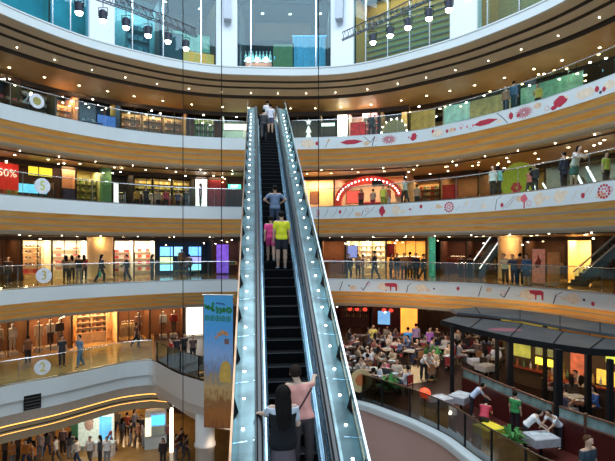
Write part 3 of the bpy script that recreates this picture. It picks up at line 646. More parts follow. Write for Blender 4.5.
# fourth gallery
folk(RC, 200.5, .55, 'l', 'stand', 'person in purple top against the white lit panel', top=(.20, .06, .22), bot=BK, size=.98, hair='long')
for x, o, c, lb in ((137, 5.5, (.5, .3, .05), 'mustard top'), (146, 4.2, BK, 'black top'), (158, 5.3, (.4, .35, .3), 'stone top'), (166, 4.6, (.5, .06, .1), 'crimson top'), (178, 5.5, (.1, .12, .3), 'indigo top'), (186, 4.2, (.05, .06, .06), 'charcoal top')):
    folk(RC, x, o, 'out' if x % 2 else 'in', 'phone' if x % 4 == 0 else 'stand', 'person in %s inside the dark shop with golden shelves' % lb, top=c, bot=BK, size=.98)
for x, o, f, ps, c, c2, tt, sz, lb in (
    (361, 4.8, 'in', 'stand', (.4, .05, .08), BK, 'tee', 1.0, 'person in red top under the red arch'),
    (373, 5.2, 'out', 'phone', (.7, .5, .45), (.4, .05, .1), 'tee', 1.0, 'person in pale pink top under the red arch'),
    (383, 3.6, 'in', 'stand', (.7, .65, .08), (.25, .3, .05), 'tee', 1.0, 'person in yellow top beside the red arch leg'),
    (389, 4.0, 'r', 'stand', (.6, .06, .06), (.55, .5, .5), 'tee', 1.0, 'person in scarlet top near the red arch end'),
    (405, .8, 'l', 'stride', (.55, .62, .62), BK, 'tee', 1.02, 'person in pale grey shirt walking behind the painted fourth gallery'),
    (417, 4.4, 'out', 'stand', (.5, .3, .2), BK, 'tee', .98, 'person in tan top beyond the walker in pale grey'),
    (493, .7, 'in', 'stand', WH, BK, 'tee', 1.0, 'person in white top at the fourth guardrail beside one in mint'),
    (498, .95, 'out', 'stand', (.28, .55, .50), BK, 'long', 1.0, 'person in mint jacket with long dark hair at the fourth guardrail'),
    (530, 2.8, 'out', 'walk', (.55, .15, .12), BK, 'tee', 1.0, 'person in coral top by the green round sign'),
    (535, 1.4, 'in', 'phone', BK, BK, 'long', .92, 'person in black near the first of the white moving rails'),
    (564, .75, 'l', 'stand', (.03, .03, .07), (.02, .02, .04), 'coat', 1.02, 'person in dark navy coat talking at the fourth guardrail'),
    (574.5, .6, 'r', 'rail', (.70, .66, .62), (.08, .20, .18), 'tee', 1.10, 'person in white top and dark green skirt at the fourth guardrail'),
    (606, 2.5, 'r', 'stand', (.4, .45, .06), BK, 'tee', 1.0, 'person in lime top at the end of the fourth gallery')):
    folk(RC, x, o, f, ps, lb, top=c, bot=c2, tt=tt, size=sz, hair='long' if x in (498, 574.5) else 'short', bt='skirt' if x == 574.5 else 'trousers')
# fifth gallery
for x, o, f, ps, c, lb in ((371, .8, 'in', 'phone', BK, 'person in black at the fifth guardrail before the red shop'), (374, 1.3, 'l', 'stand', (.02, .02, .03), 'person in black close behind another before the red shop'),
    (514, .6, 'out', 'stand', (.04, .07, .14), 'person in dark blue at the fifth guardrail'), (506, 1.0, 'in', 'stand', (.28, .12, .05), 'person in brown beside the one in dark blue'), (538, 2.2, 'in', 'phone', (.5, .42, .06), 'person in mustard behind the fifth guardrail')):
    folk(RB, x, o, f, ps, lb, top=c, bot=BK, tt='long')
# second gallery, clothes side, and the drum
for x, o, f, ps, c, c2, sz, lb in ((62, 2.2, 'in', 'stand', BK, BK, 1.1, 'person in black before the lit mannequins'), (80, 1.2, 'l', 'stride', (.16, .26, .42), (.10, .18, .32), 1.15, 'person in blue shirt and jeans striding along the second gallery'),
    (28, 4.6, 'out', 'stand', (.3, .12, .05), BK, 1.0, 'person in rust brown looking at the clothes shop'), (136, 4.4, 'r', 'walk', (.1, .05, .04), BK, 1.05, 'person in dark maroon walking by the last mannequins')):
    folk(RE, x, o, f, ps, lb, top=c, bot=c2, size=sz)
for x, y, c, lb in ((171, 366, (.55, .03, .03), 'person in bright red top on the drum balcony'), (177, 363, BK, 'person in black beside the red top on the drum balcony'), (193, 362, (.10, .06, .05), 'person in dark brown on the drum balcony beside the banner'), (184, 360, (.02, .02, .02), 'person with face turned away on the drum balcony')):
    person(floor_at(x, y, H['E']), random.uniform(-1, 1), 'stand', lb, top=c, bot=BK, size=1.0)
# lowest concourse
ground = [(18, 33, (.08, .05, .04)), (12, 30.5, (.65, .22, .04)), (26, 31, (.70, .24, .04)), (34, 30.3, (.60, .20, .05)), (5, 32, (.1, .06, .05)), (40, 33.5, (.5, .4, .35)), (47, 34.5, (.12, .1, .1)),
          (56, 32.3, (.7, .62, .55)), (63, 35, (.15, .08, .07)), (70, 33.5, (.06, .05, .06)), (77, 31.6, (.72, .62, .52)), (90, 31.8, (.74, .70, .66)), (100, 32, (.05, .07, .08)), (107, 31.7, (.78, .77, .76)),
          (112, 36, (.3, .06, .05)), (122, 39, (.1, .1, .12)), (127, 41, (.5, .1, .05)), (131, 38, (.06, .05, .05)), (134, 42, (.2, .22, .3)), (138, 37.5, (.5, .2, .1)), (141, 40, (.05, .05, .06)), (145, 37, (.35, .3, .3)), (118, 42, (.4, .35, .3)),
          (149, 41, (.08, .04, .04)), (163, 31.5, (.03, .02, .02)), (176, 33, (.25, .07, .05)), (181, 35, (.08, .03, .03)), (186, 32.5, (.05, .03, .03)), (170, 37, (.2, .06, .05)), (52, 38, (.3, .2, .1)), (30, 37, (.1, .07, .06)), (84, 37, (.12, .1, .1))]
CN = lambda c: ('orange' if c[0] > .55 and c[1] < .3 else 'white' if min(c) > .6 else 'cream' if c[0] > .6 else 'red' if c[0] > .3 and c[1] < .12 else 'rust' if c[0] > .4 and c[2] < .15 else 'grey' if max(c)-min(c) < .08 and c[0] > .15 else 'black' if max(c) < .09 and max(c)-min(c) < .035 else 'blue' if c[2] > c[0]*1.2 else 'green' if c[1] > c[0]*1.1 else 'pink' if c[0] > .5 else 'brown')
for i, (x, Y, c) in enumerate(ground):
    Y = 30.3+(Y-30.3)*.5
    wh = 'under the cove lights' if x < 60 else 'beside the face poster' if x < 112 else 'in the crowd by the information kiosk' if x < 155 else 'under the drum balcony'
    person(W(x, Y, H['F']), random.choice([0, 1.5, 3.1, -1.5]), ['stand', 'phone', 'walk', 'stride'][i % 4], 'person in %s top %s' % (CN(c), wh), top=c, bot=[BK, GY, NV, (.10, .07, .05)][i % 4], size=random.uniform(1.05, 1.14), hair='long' if i % 3 == 0 else 'short', tt='tee' if i % 2 else 'long')
# ---------------------------------------------------------------- shops
class Bay: pass
def bay(r, x0, x1, back, side=None, o=SHOP, depth=2.6, h=3.06, power=40, col=WARM, header=None, fl=None, frame=DARK, mull=0, z=None, hh=.3, lab=None):
    i0, i1 = r.idx(x0, o), r.idx(x1, o); a, b = r.pt(i0, o), r.pt(i1, o); z = r.z if z is None else z; a.z = b.z = z
    B = Bay(); B.c = (a+b)/2; d = b-a; B.w = d.length; B.rz = math.atan2(d.y, d.x); B.h = h; B.d = depth
    M = Matrix.Translation(B.c) @ Matrix.Rotation(B.rz, 4, 'Z'); B.p = lambda u, v, w=0: M @ Vector((u*B.w/2, v, w)); B.r = r
    w = B.w/2; side = side or back
    def loc(o): o.location = B.c; o.rotation_euler = (0, 0, B.rz); return struct(o)
    m = MB(); m.box(-w, w, depth, depth+.1, 0, h); loc(m.build('wall_shop_back', back))
    m = MB(); m.box(-w-.04, -w+.04, 0, depth, 0, h); m.box(w-.04, w+.04, 0, depth, 0, h); loc(m.build('wall_shop_side', side))
    m = MB(); m.box(-w, w, .0, .12, h-hh, h+.0); loc(m.build('trim_shop_header', header or frame))
    m = MB(); m.box(-w-.05, -w+.05, -.03, .08, 0, h); m.box(w-.05, w+.05, -.03, .08, 0, h)
    for k in range(1, mull): u = -w+2*w*k/mull; m.box(u-.025, u+.025, 0, .05, 0, h-hh)
    loc(m.build('trim_shop_frame', frame))
    if fl: m = MB(); m.box(-w, w, .0, depth, .0, .02); loc(m.build('floor_shop', fl))
    if power: area('shop_lamp', M @ Vector((0, depth*.45, h-.12)), max(.6, 1.6*w), power*1.12, col, (0, 0, B.rz), sy=.9)
    return B
def putm(name, mb, mats, p, rz, label, cat, group=None, smooth=False):
    o = mb.build(name, mats, None, smooth); o.location = p; o.rotation_euler = (0, 0, rz); return tag(o, label, cat, group)
def m_shoe():
    m = MB(); m.box(-.05, .05, -.15, .13, 0, .03, .02); m.box(-.045, .045, .0, .125, .03, .12, .02); m.box(-.045, .045, -.14, .02, .03, .065, .02); return m.mesh('shoe')
def m_garment():
    m = MB(); m.prism([(-.05, 1.0), (-.20, .93), (-.30, .62), (-.22, .58), (-.17, .74), (-.20, 0), (.20, 0), (.17, .74), (.22, .58), (.30, .62), (.20, .93), (.05, 1.0)], -.04, .04); m.tube([(0, 0, 1.0), (0, 0, 1.08), (.03, 0, 1.12), (0, 0, 1.14)], .008, 5); return m.mesh('garment')
def m_bottle(): m = MB().lathe([(.04, 0), (.042, .16), (.03, .2), (.014, .23), (.014, .29), (.018, .30)], n=8); return m.mesh('bottle')
def m_fold(): 
    m = MB()
    for k in range(4): m.box(-.16+.004*k, .16-.003*k, -.12, .12, .035*k, .035*k+.032, .01)
    return m.mesh('folded_clothes')
def m_carton(): m = MB().box(-.11, .11, -.09, .09, 0, .22, .008); m.box(-.115, .115, -.095, .095, .17, .225, .008); return m.mesh('gift_box')
def m_toy():
    m = MB().ball((0, 0, .13), .12, 8, 6); m.ball((0, -.02, .30), .09, 8, 6); m.ball((-.07, 0, .38), .035, 6, 4); m.ball((.07, 0, .38), .035, 6, 4); m.ball((-.13, -.03, .17), .045, 6, 4); m.ball((.13, -.03, .17), .045, 6, 4); m.ball((-.07, -.1, .04), .05, 6, 4); m.ball((.07, -.1, .04), .05, 6, 4); return m.mesh('plush_toy')
GM = dict(shoe=m_shoe(), garment=m_garment(), bottle=m_bottle(), folded_clothes=m_fold(), gift_box=m_carton(), plush_toy=m_toy(), handbag=handbag_mesh(2))
def good(kind, p, rz, c, label, group, sc=1., emit=0):
    o = slotted(GM[kind], paint(c, .5, emit), kind, None); o.location = p; o.rotation_euler = (0, 0, rz); o.scale = (sc,)*3
    return tag(o, label, {'folded_clothes': 'clothes', 'gift_box': 'box', 'plush_toy': 'toy', 'garment': 'clothes', 'handbag': 'bag'}.get(kind, kind), group)
def fit(B, u, w):
    w = min(w, B.w-.22); m = max(0, 1-(w+.2)/B.w); return max(-m, min(m, u)), w
def shelf(B, u, v, w, zs, depth, c, label, goods=None, gl='', gg='', tilt=0):
    u, w = fit(B, u, w)
    ht = max(zs)+.45; root = empty('shelf_unit', B.p(u, v), B.rz, label, 'shelf')
    MB().box(-w/2, w/2, depth-.03, depth, 0, ht).build('back_panel', paint(c), root)
    for s in (-1, 1): MB().box(s*w/2-.02, s*w/2+.02, 0, depth, 0, ht).build('side_panel', paint(c), root)
    for z in zs: MB().box(-w/2, w/2, 0, depth, z-.03, z).build('shelf_board', paint(tuple(x*.8 for x in c)), root)
    if goods:
        for zi, z in enumerate(zs):
            kind, n, cols, sc = goods[zi % len(goods)] if isinstance(goods, list) else goods
            for k in range(n):
                uu = (-.5+(k+.5)/n)*w*.92; c2 = cols[k % len(cols)]
                q = Matrix.Translation(B.p(u, v)) @ Matrix.Rotation(B.rz, 4, 'Z') @ Vector((uu, depth*.42, z))
                good(kind, q, B.rz+(.5 if kind == 'shoe' else 0), c2, '%s %s %s' % (CN(c2), kind.replace('_', ' '), gl), '%s %s' % (CN(c2)+' '+kind.replace('_', ' ')+'s', gg), sc)
    return root
def rack(B, u, v, w, cols, gl, gg, label):
    u, w = fit(B, u, w+.5); w -= .5
    root = empty('clothes_rack', B.p(u, v), B.rz, label, 'clothes rack'); hgt = 1.5
    for s in (-1, 1):
        MB().cyl((s*w/2, 0, .04), (s*w/2, 0, hgt), .018, n=6).build('upright', CHROME, root); MB().box(s*w/2-.03, s*w/2+.03, -.25, .25, 0, .04).build('foot', CHROME, root)
    MB().cyl((-w/2, 0, hgt), (w/2, 0, hgt), .018, n=6).build('rail', CHROME, root)
    n = max(2, int(w/.13))
    for k in range(n):
        c = cols[k % len(cols)]; q = Matrix.Translation(B.p(u, v)) @ Matrix.Rotation(B.rz, 4, 'Z') @ Vector(((-.5+(k+.5)/n)*w, 0, hgt-1.14))
        good('garment', q, B.rz+1.1, c, '%s garment hanging %s' % (CN(c), gl), '%s garments %s' % (CN(c), gg))
def mannequin(B, u, v, label, top, bot, base=.25, bt='trousers', sc=1.1, c=(.8, .75, .66)):
    u, _ = fit(B, u, .6)
    D = person_meshes('stand', POSES['stand']); r = empty('mannequin', B.p(u, v), B.rz, label, 'mannequin')
    for nm, me, m in (('body', D['body'], paint(c)), ('shirt', D['long'], paint(top)), (bt, D[bt], paint(bot))):
        q = slotted(me, m, nm, r); q.location.z = base; q.scale = (sc,)*3
    MB().box(-.3, .3, -.25, .25, 0, base, .02).build('plinth', paint((.6, .5, .4)), r)
def panel(B, u, v, w, z0, z1, m, name, label, cat, frame=None, th=.08):
    u, w = fit(B, u, w)
    r = empty(name, B.p(u, v), B.rz, label, cat); MB().box(-w/2, w/2, 0, th, z0, z1).build('panel', m, r)
    f = MB(); e = .05; f.box(-w/2-e, w/2+e, .01, th+.02, z0-e, z0); f.box(-w/2-e, w/2+e, .01, th+.02, z1, z1+e); f.box(-w/2-e, -w/2, .01, th+.02, z0, z1); f.box(w/2, w/2+e, .01, th+.02, z0, z1)
    f.build('frame', frame or BLACK, r); return r
def words(txt, par, size, c, loc, emit=0, name='lettering', al='CENTER'):
    cu = bpy.data.curves.new(name, 'FONT'); cu.resolution_u = 3; cu.body = txt; cu.size = size; cu.align_x = al; cu.align_y = 'CENTER'; cu.extrude = .006; cu.materials.append(paint(c, .5, emit))
    t_ = obj(name, cu); bpy.context.view_layer.update(); me = bpy.data.meshes.new_from_object(t_.evaluated_get(bpy.context.evaluated_depsgraph_get())); bpy.data.objects.remove(t_)
    o = obj(name, me, par); o.location = loc; o.rotation_euler = (math.pi/2, 0, 0); return o
def table(B, u, v, w, c, label, goods=None, gl='', gg='', hgt=.8, d=.7):
    u, w = fit(B, u, w)
    r = empty('display_table', B.p(u, v), B.rz, label, 'table'); MB().box(-w/2, w/2, -d/2, d/2, hgt-.05, hgt, .01).build('table_top', paint(c), r)
    for a in (-1, 1):
        for b in (-1, 1): MB().box(a*(w/2-.05)-.03, a*(w/2-.05)+.03, b*(d/2-.05)-.03, b*(d/2-.05)+.03, 0, hgt-.05).build('leg', paint(tuple(x*.6 for x in c)), r)
    if goods:
        kind, n, cols, sc = goods
        for k in range(n):
            q = Matrix.Translation(B.p(u, v)) @ Matrix.Rotation(B.rz, 4, 'Z') @ Vector(((-.5+(k+.5)/n)*w*.9, 0, hgt)); c2 = cols[k % len(cols)]
            good(kind, q, B.rz, c2, '%s %s %s' % (CN(c2), kind.replace('_', ' '), gl), '%s %ss %s' % (CN(c2), kind.replace('_', ' '), gg), sc)
P = paint
CRW = P((.80, .66, .44)); WHW = P((.85, .82, .76)); DKW = P((.05, .035, .03)); REDW = P((.40, .03, .03)); BEI = P((.62, .46, .28)); BLKW = P((.02, .02, .025))
def lit(c, e): return P(c, .6, e)
# ---- third gallery, plain side
b = bay(RD, -40, 22, P((.16, .07, .03)), power=16, mull=3)
rack(b, .2, 1.2, 2.0, [(.3, .1, .04), (.12, .06, .04)], 'on the rack by the brown curtain', 'on the dim rack', 'clothes rack in the dim brown shop')
b = bay(RD, 22, 52, CRW, power=75, col=(1, .82, .55), mull=2)
shelf(b, -.05, 1.9, 2.3, [.5, 1.0, 1.45, 1.9, 2.3], .4, (.85, .72, .5), 'cream wall shelf of the shoe shop', ('shoe', 6, [(.12, .05, .03), (.4, .16, .05), (.04, .03, .03)], 1.3), 'on the cream wall shelf', 'on the cream wall shelf')
table(b, .1, .6, 2.2, (.6, .3, .15), 'low table of red bags in the shoe shop', ('handbag', 5, [(.62, .04, .03), (.70, .18, .04)], .95), 'on the low table of the shoe shop', 'on the low table', .45)
b = bay(RD, 52, 88, WHW, power=80, col=(1, .84, .6), mull=3)
shelf(b, .0, 2.0, 2.6, [.6, 1.1, 1.6, 2.1], .4, (.85, .74, .55), 'pale shelf of folded clothes behind the shoppers', ('folded_clothes', 5, [(.6, .45, .3), (.4, .1, .08), (.7, .65, .6)], 1.2), 'on the pale shelf behind the shoppers', 'on the pale shelf')
b = bay(RD, 114, 134, WHW, power=60, col=(1, .84, .6))
shelf(b, 0, 1.2, 1.5, [.4, .9, 1.4, 1.9], .4, (.85, .74, .6), 'shelf of red and white folded clothes', ('folded_clothes', 3, [(.65, .06, .05), (.75, .72, .7)], 1.3), 'beside the beige pillar shop entrance', 'beside the pillar')
b = bay(RD, 134, 155.5, WHW, power=65, col=(1, .84, .6))
shelf(b, .2, 1.5, 1.5, [.4, .9, 1.4, 1.9], .4, (.85, .76, .6), 'narrow shelf of pale boxes', ('gift_box', 4, [(.75, .7, .6), (.6, .1, .08)], 1.2), 'on the narrow pale shelf', 'on the narrow pale shelf')
b = bay(RD, 156, 212, BLKW, power=8, col=(.6, .75, 1), mull=4)
for u, x, c in ((-.62, 170, (.15, .4, 1.)), (-.18, 182, (.2, .5, .95)), (.42, 197, (.12, .35, .95))):
    for z0, z1, ee, cc in ((.35, .85, 1.4, (.25, .65, .9)), (.95, 1.45, 1.1, (.5, .75, .35) if u < -.5 else (.3, .3, .8)), (1.55, 2.3, 1.5, c)):
        if u == -.18 and z0 < 1.5: continue
        panel(b, u, 1.0, 1.0 if u != -.18 else .7, z0, z1, mat('screen_%d%d' % (int(x), int(z0*10)), cc, .4, emit=ee, var=.75, scale=2.6), 'display_screen',
              'blue %s display screen of the dark shop, %s' % ({.35: 'low', .95: 'middle', 1.55: 'tall upper'}[z0], {170: 'column beside the red clothes shop', 182: 'slim one above the mannequin', 197: 'column beside the purple poster'}[x]), 'screen')
mannequin(b, -.08, .8, 'pale mannequin in beige between the blue screens', (.45, .3, .2), (.2, .14, .1))
table(b, .1, .35, 2.0, (.5, .42, .08), 'low yellow bench before the blue screens', None, hgt=.35)
b = bay(RD, 212, 240, P((.06, .03, .04)), power=20)
panel(b, -.25, .4, 1.0, .1, 2.5, mat('purple_poster', (.22, .10, .75), .5, emit=.5, var=.7, scale=2), 'poster', 'glowing purple poster beside the escalator', 'poster')
table(b, .6, .9, 1.0, (.3, .1, .05), 'small table of bright goods beside the purple poster', ('gift_box', 3, [(.7, .2, .05), (.1, .4, .2), (.7, .6, .2)], 1.), 'on the table beside the purple poster', 'by the purple poster')
# ---- third gallery, painted side
b = bay(RD, 322, 345, P((.24, .10, .05)), power=30)
table(b, 0, .8, 1.6, (.1, .05, .04), 'dark stand of blossoms before the brown curtain', ('plush_toy', 3, [(.3, .03, .04), (.1, .04, .03)], .9), 'on the dark stand', 'on the dark stand', .9)
b = bay(RD, 346, 386, CRW, power=95, col=(1, .84, .58), mull=3)
shelf(b, .1, 1.9, 3.2, [.5, 1.0, 1.5, 2.0, 2.4], .4, (.9, .78, .56), 'long cream shelf in the brightest shop of the third gallery', ('gift_box', 7, [(.8, .7, .5), (.6, .35, .15), (.75, .72, .68)], 1.1), 'on the long cream shelf', 'on the long cream shelf')
panel(b, -.75, .3, .8, 1.4, 2.4, lit((.25, .33, .75), .5), 'poster', 'small blue poster in the bright shop window', 'poster')
b = bay(RD, 386, 426, P((.70, .42, .12)), power=80, col=(1, .7, .35), mull=4)
rack(b, -.3, 1.3, 2.2, [(.75, .45, .12), (.6, .15, .05), (.8, .6, .3)], 'on the rack in the gold shop', 'in the gold shop', 'clothes rack glowing gold behind the waiting group')
panel(b, -.9, .2, .5, 1.5, 2.5, P((.5, .04, .04)), 'banner_sign', 'narrow red sign between the bright shop and the gold shop', 'sign')
b = bay(RD, 440, 466, P((.12, .04, .03)), power=22, o=8.5, depth=3)
rack(b, 0, 1.2, 1.8, [(.3, .03, .03), (.1, .05, .03)], 'on the dark rack past the teal pillar', 'past the teal pillar', 'dark clothes rack past the teal pillar')
b = bay(RD, 466, 497, P((.08, .03, .02)), power=16, o=8.5, depth=3)
shelf(b, .1, 1.6, 1.8, [.5, 1.0, 1.5], .4, (.2, .08, .04), 'dark wooden shelf past the teal pillar', ('gift_box', 4, [(.4, .06, .03), (.5, .35, .1)], 1.1), 'on the dark shelf past the teal pillar', 'on the dark shelf')
b = bay(RD, 524, 566, P((.10, .045, .02)), power=30, o=8.5, depth=3)
table(b, .2, .6, 2.2, (.1, .12, .1), 'green grey counter beyond the pink panel', ('gift_box', 5, [(.6, .5, .3), (.1, .25, .15)], .9), 'on the counter beyond the pink panel', 'beyond the pink panel', .95)
b = bay(RD, 567, 592, P((.85, .62, .30)), power=85, col=(1, .72, .38), o=8.5, depth=2)
b = bay(RD, 592, 650, P((.04, .02, .012)), power=10, o=8.5, depth=3)
# ---- fourth gallery, plain side
b = bay(RC, -50, 15, P((.30, .12, .05)), power=45)
sg = empty('shop_sign', b.p(.60, -.3), b.rz, 'red hanging sign with 50% in white in the toy shop', 'sign')
MB().box(-.8, .8, 0, .1, .95, 2.65, .0).build('board', lit((.75, .03, .02), .25), sg); words('50%', sg, .7, (.95, .9, .7), (.1, -.02, 2.0), .6)
table(b, .75, -.9, 1.8, (.3, .2, .1), 'table of plush toys under the red sign', ('plush_toy', 4, [(.6, .4, .05), (.5, .08, .03), (.25, .35, .06)], 1.35), 'on the table under the red sign', 'under the red sign', .35)
b = bay(RC, 15, 61, P((.07, .03, .03)), power=20, mull=2)
panel(b, .1, .1, 1.5, 2.1, 2.7, lit((.85, .6, .04), .9), 'shop_sign', 'small yellow lit sign over the dark shop', 'sign')
panel(b, -.35, .15, 1.9, .9, 1.5, mat('cyan_screen', (.15, .55, .85), .4, emit=.9, var=.5, scale=1.5), 'display_screen', 'wide cyan screen beside the round disc', 'screen')
shelf(b, .7, 1.0, 1.2, [.4, .9, 1.4], .4, (.3, .2, .15), 'shelf of small pale figures beside the numbered disc', ('plush_toy', 4, [(.6, .5, .4), (.3, .1, .05)], .8), 'on the shelf by the numbered disc', 'by the disc')
b = bay(RC, 61, 76, P((.55, .28, .17)), power=40, depth=.6)
panel(b, .4, -.1, .9, .1, 1.35, P((.05, .05, .12)), 'poster', 'dark blue and magenta poster at the tan wall', 'poster')
b = bay(RC, 76, 102, P((.45, .38, .16)), power=60, col=(1, .85, .5))
for u, c in ((-.7, (.45, .5, .08)), (-.2, (.3, .4, .06)), (.3, (.55, .45, .1)), (.72, (.25, .32, .1))):
    shelf(b, u, .9, .40, [.3, .85, 1.4, 1.9], .3, (.3, .26, .1), 'narrow olive stand in the green shop, %s' % {-.7: 'beside the tan wall', -.2: 'second from the tan wall', .3: 'third from the tan wall', .72: 'beside the green pillar'}[u], ('plush_toy', 2, [c, (.6, .5, .25)], .8), 'on the narrow olive stands', 'on the olive stands')
b = bay(RC, 110, 134, P((.03, .03, .035)), power=14)
panel(b, -.45, .2, .35, .2, 2.1, mat('dotted_light', (.9, .92, .95), .4, emit=.9, var=.8, scale=9), 'light_column', 'slim white light column in the black shop entrance', 'lamp')
rack(b, .4, 1.2, .9, [(.2, .2, .22), (.35, .3, .3)], 'inside the black entrance', 'inside the black entrance', 'short clothes rack beside the slim light column')
b = bay(RC, 134, 195, P((.05, .045, .03)), power=38, mull=5, col=(1, .85, .55))
for u in (-.66, 0, .66):
    shelf(b, u, 1.7, 1.32, [1.55, 2.0, 2.4], .35, (.25, .17, .06), 'dark wall shelf lined with golden packets, %s' % {-.66: 'section by the black entrance', 0: 'middle section', .66: 'section by the white lit panel'}[u], ('gift_box', 7, [(.70, .50, .10), (.6, .38, .05), (.75, .68, .4)], .95), 'high on the dark shelves', 'high on the dark shelves')
rack(b, -.62, .8, 1.1, [(.10, .12, .10), (.4, .2, .15), (.05, .05, .06), (.6, .5, .45)], 'low under the golden packets by the entrance', 'low under the golden packets', 'clothes rack under the golden packets nearer the black entrance')
rack(b, .02, .8, 1.0, [(.55, .08, .12), (.6, .3, .3), (.12, .05, .06)], 'in reds under the golden packets', 'in reds under the golden packets', 'clothes rack of reds under the golden packets')
rack(b, .66, .8, 1.0, [(.15, .2, .3), (.08, .08, .1), (.3, .35, .32)], 'in blues under the golden packets', 'in blues under the golden packets', 'clothes rack of blues near the white panel')
b = bay(RC, 195, 207.5, lit((.9, .9, .88), .8), power=20, depth=.5, col=WHITE)
b = bay(RC, 207.5, 226, P((.20, .012, .03)), power=26, depth=.4)
b = bay(RC, 226, 246, P((.05, .012, .02)), power=8, depth=1.5)
ex = empty('exit_sign', b.p(-.15, .05), b.rz, 'green lit EXIT sign above the dark red doorway', 'sign'); MB().box(-.52, .52, 0, .08, 2.1, 2.42).build('sign_box', lit((.08, .70, .42), 1.6), ex); words('EXIT', ex, .3, (.95, 1, .95), (0, -.015, 2.26), 2.5)
# ---- fourth gallery, painted side
b = bay(RC, 303, 334, P((.80, .58, .36)), power=110, mull=2, depth=1.6)
panel(b, -.35, .9, .7, .9, 1.9, P((.45, .16, .08)), 'poster', 'small framed picture on the peach wall', 'picture')
b = bay(RC, 334, 405, P((.72, .50, .36)), power=130, col=(1, .72, .5), depth=3.2)
ar = empty('shop_arch', b.p(0, -.05), b.rz, 'red arched shop portal studded with small bulbs', 'arch')
m = MB(); pts = []; ww = b.w/2-.1
for s, rr in ((0, 1.0), (1, .86)): pts.append([(-ww*(1 if s == 0 else .90)*math.cos(a)**1 if 0 < a < math.pi else 0, 0) for a in (0,)])
o_ = [(-ww*math.cos(a), 1.0+1.9*math.sin(a)) for a in np.linspace(0, math.pi*.97, 25)]; i_ = [(-(ww-.55)*math.cos(a), 1.0+1.30*math.sin(a)) for a in np.linspace(0, math.pi*.97, 25)]
for k in range(24):
    m.prism([o_[k], o_[k+1], i_[k+1], i_[k]][::-1], -.05, .25)
ab = m.build('arch_band', lit((.62, .05, .03), .22), ar); MB().box(-ww, -ww+.5, -.05, .25, 0, 1.0).build('arch_leg', lit((.62, .05, .03), .22), ar)
bl = MB(); 
for k in range(22):
    a = math.pi*(k+.6)/23.5; c = (-(ww-.28)*math.cos(a), -.08, 1.0+1.6*math.sin(a)); q = MB().ball((0, 0, 0), .05, 6, 4); q2 = q.build('bulb', LAMPC, ab); q2.location = c
panel(b, -.55, 1.2, 1.3, .9, 1.9, lit((.75, .10, .08), .8), 'shop_sign', 'glowing red square sign under the arch', 'sign')
panel(b, .28, -.3, .75, 2.05, 2.4, BLKW, 'display_screen', 'small black tilted screen hanging from the arch', 'screen')
cu = empty('sofa', b.p(.05, 1.1), b.rz, 'crimson sofa in the arched shop', 'sofa')
MB().box(-1.3, 1.3, -.4, .4, .12, .45, .05).build('seat', P((.38, .02, .06)), cu); MB().box(-1.3, 1.3, .25, .45, .45, .95, .05).build('backrest', P((.38, .02, .06)), cu)
for s in (-1, 1): MB().box(s*1.25-.12, s*1.25+.12, -.4, .4, .12, .65, .04).build('armrest', P((.38, .02, .06)), cu); MB().box(s*1.15-.04, s*1.15+.04, -.3, .3, 0, .12).build('leg', DARK, cu)
mannequin(b, .45, .5, 'cream mannequin in yellow inside the arched shop', (.7, .62, .1), (.35, .4, .08), .1); mannequin(b, .80, .4, 'cream mannequin in beige at the end of the arch', (.7, .5, .35), (.7, .55, .4), .1)
b = bay(RC, 408, 440, P((.35, .17, .08)), power=45, o=9, depth=2.5)
shelf(b, 0, 1., 2.6, [.5, 1.0, 1.5, 2.0], .4, (.4, .22, .1), 'brown shelf beyond the arched shop', ('gift_box', 7, [(.7, .5, .3), (.5, .1, .08), (.3, .35, .2)], 1.1), 'on the brown shelf beyond the arch', 'beyond the arch')
b = bay(RC, 440, 478, P((.22, .10, .05)), power=40, o=9, depth=2.5)
rk = empty('display_cabinet', b.p(-.25, -.6), b.rz, 'tall red cabinet of the fourth gallery', 'cabinet'); MB().box(-.5, .5, -.3, .3, 0, 2.0).build('body', P((.45, .02, .03)), rk)
for k in range(4): MB().box(-.44, .44, -.33, -.3, .3+.42*k, .66+.42*k).build('drawer', P((.55, .05, .05)), rk)
table(b, .4, -.5, 2.0, (.3, .15, .1), 'long table of mixed goods beside the red cabinet', ('gift_box', 8, [(.1, .3, .15), (.5, .1, .1), (.6, .55, .5)], .9), 'on the table beside the red cabinet', 'beside the red cabinet')
b = bay(RC, 480, 545, P((.20, .16, .06)), power=45, o=10, depth=2.5)
b = bay(RC, 545, 660, P((.25, .30, .30)), power=55, o=10, depth=2.5, col=WHITE)
cq = RC.at(518, 4.2)
gs = empty('round_sign', cq[0], cq[1], 'large lime green round stand with a red flower emblem', 'sign')
MB().cyl((0, 0, 1.25), (0, .12, 1.25), 1.15, n=24).build('disc', P((.42, .45, .03), .6), gs); m = MB()
for k in range(6): a = k*math.pi/3; m.cyl((-.1+.22*math.cos(a), -.02, .85+.22*math.sin(a)), (-.1+.22*math.cos(a), 0, .85+.22*math.sin(a)), .15, n=8)
m.build('flower_emblem', P((.55, .04, .04)), gs); MB().box(-.5, .5, -.2, .3, 0, .18).build('base', P((.3, .32, .03)), gs)
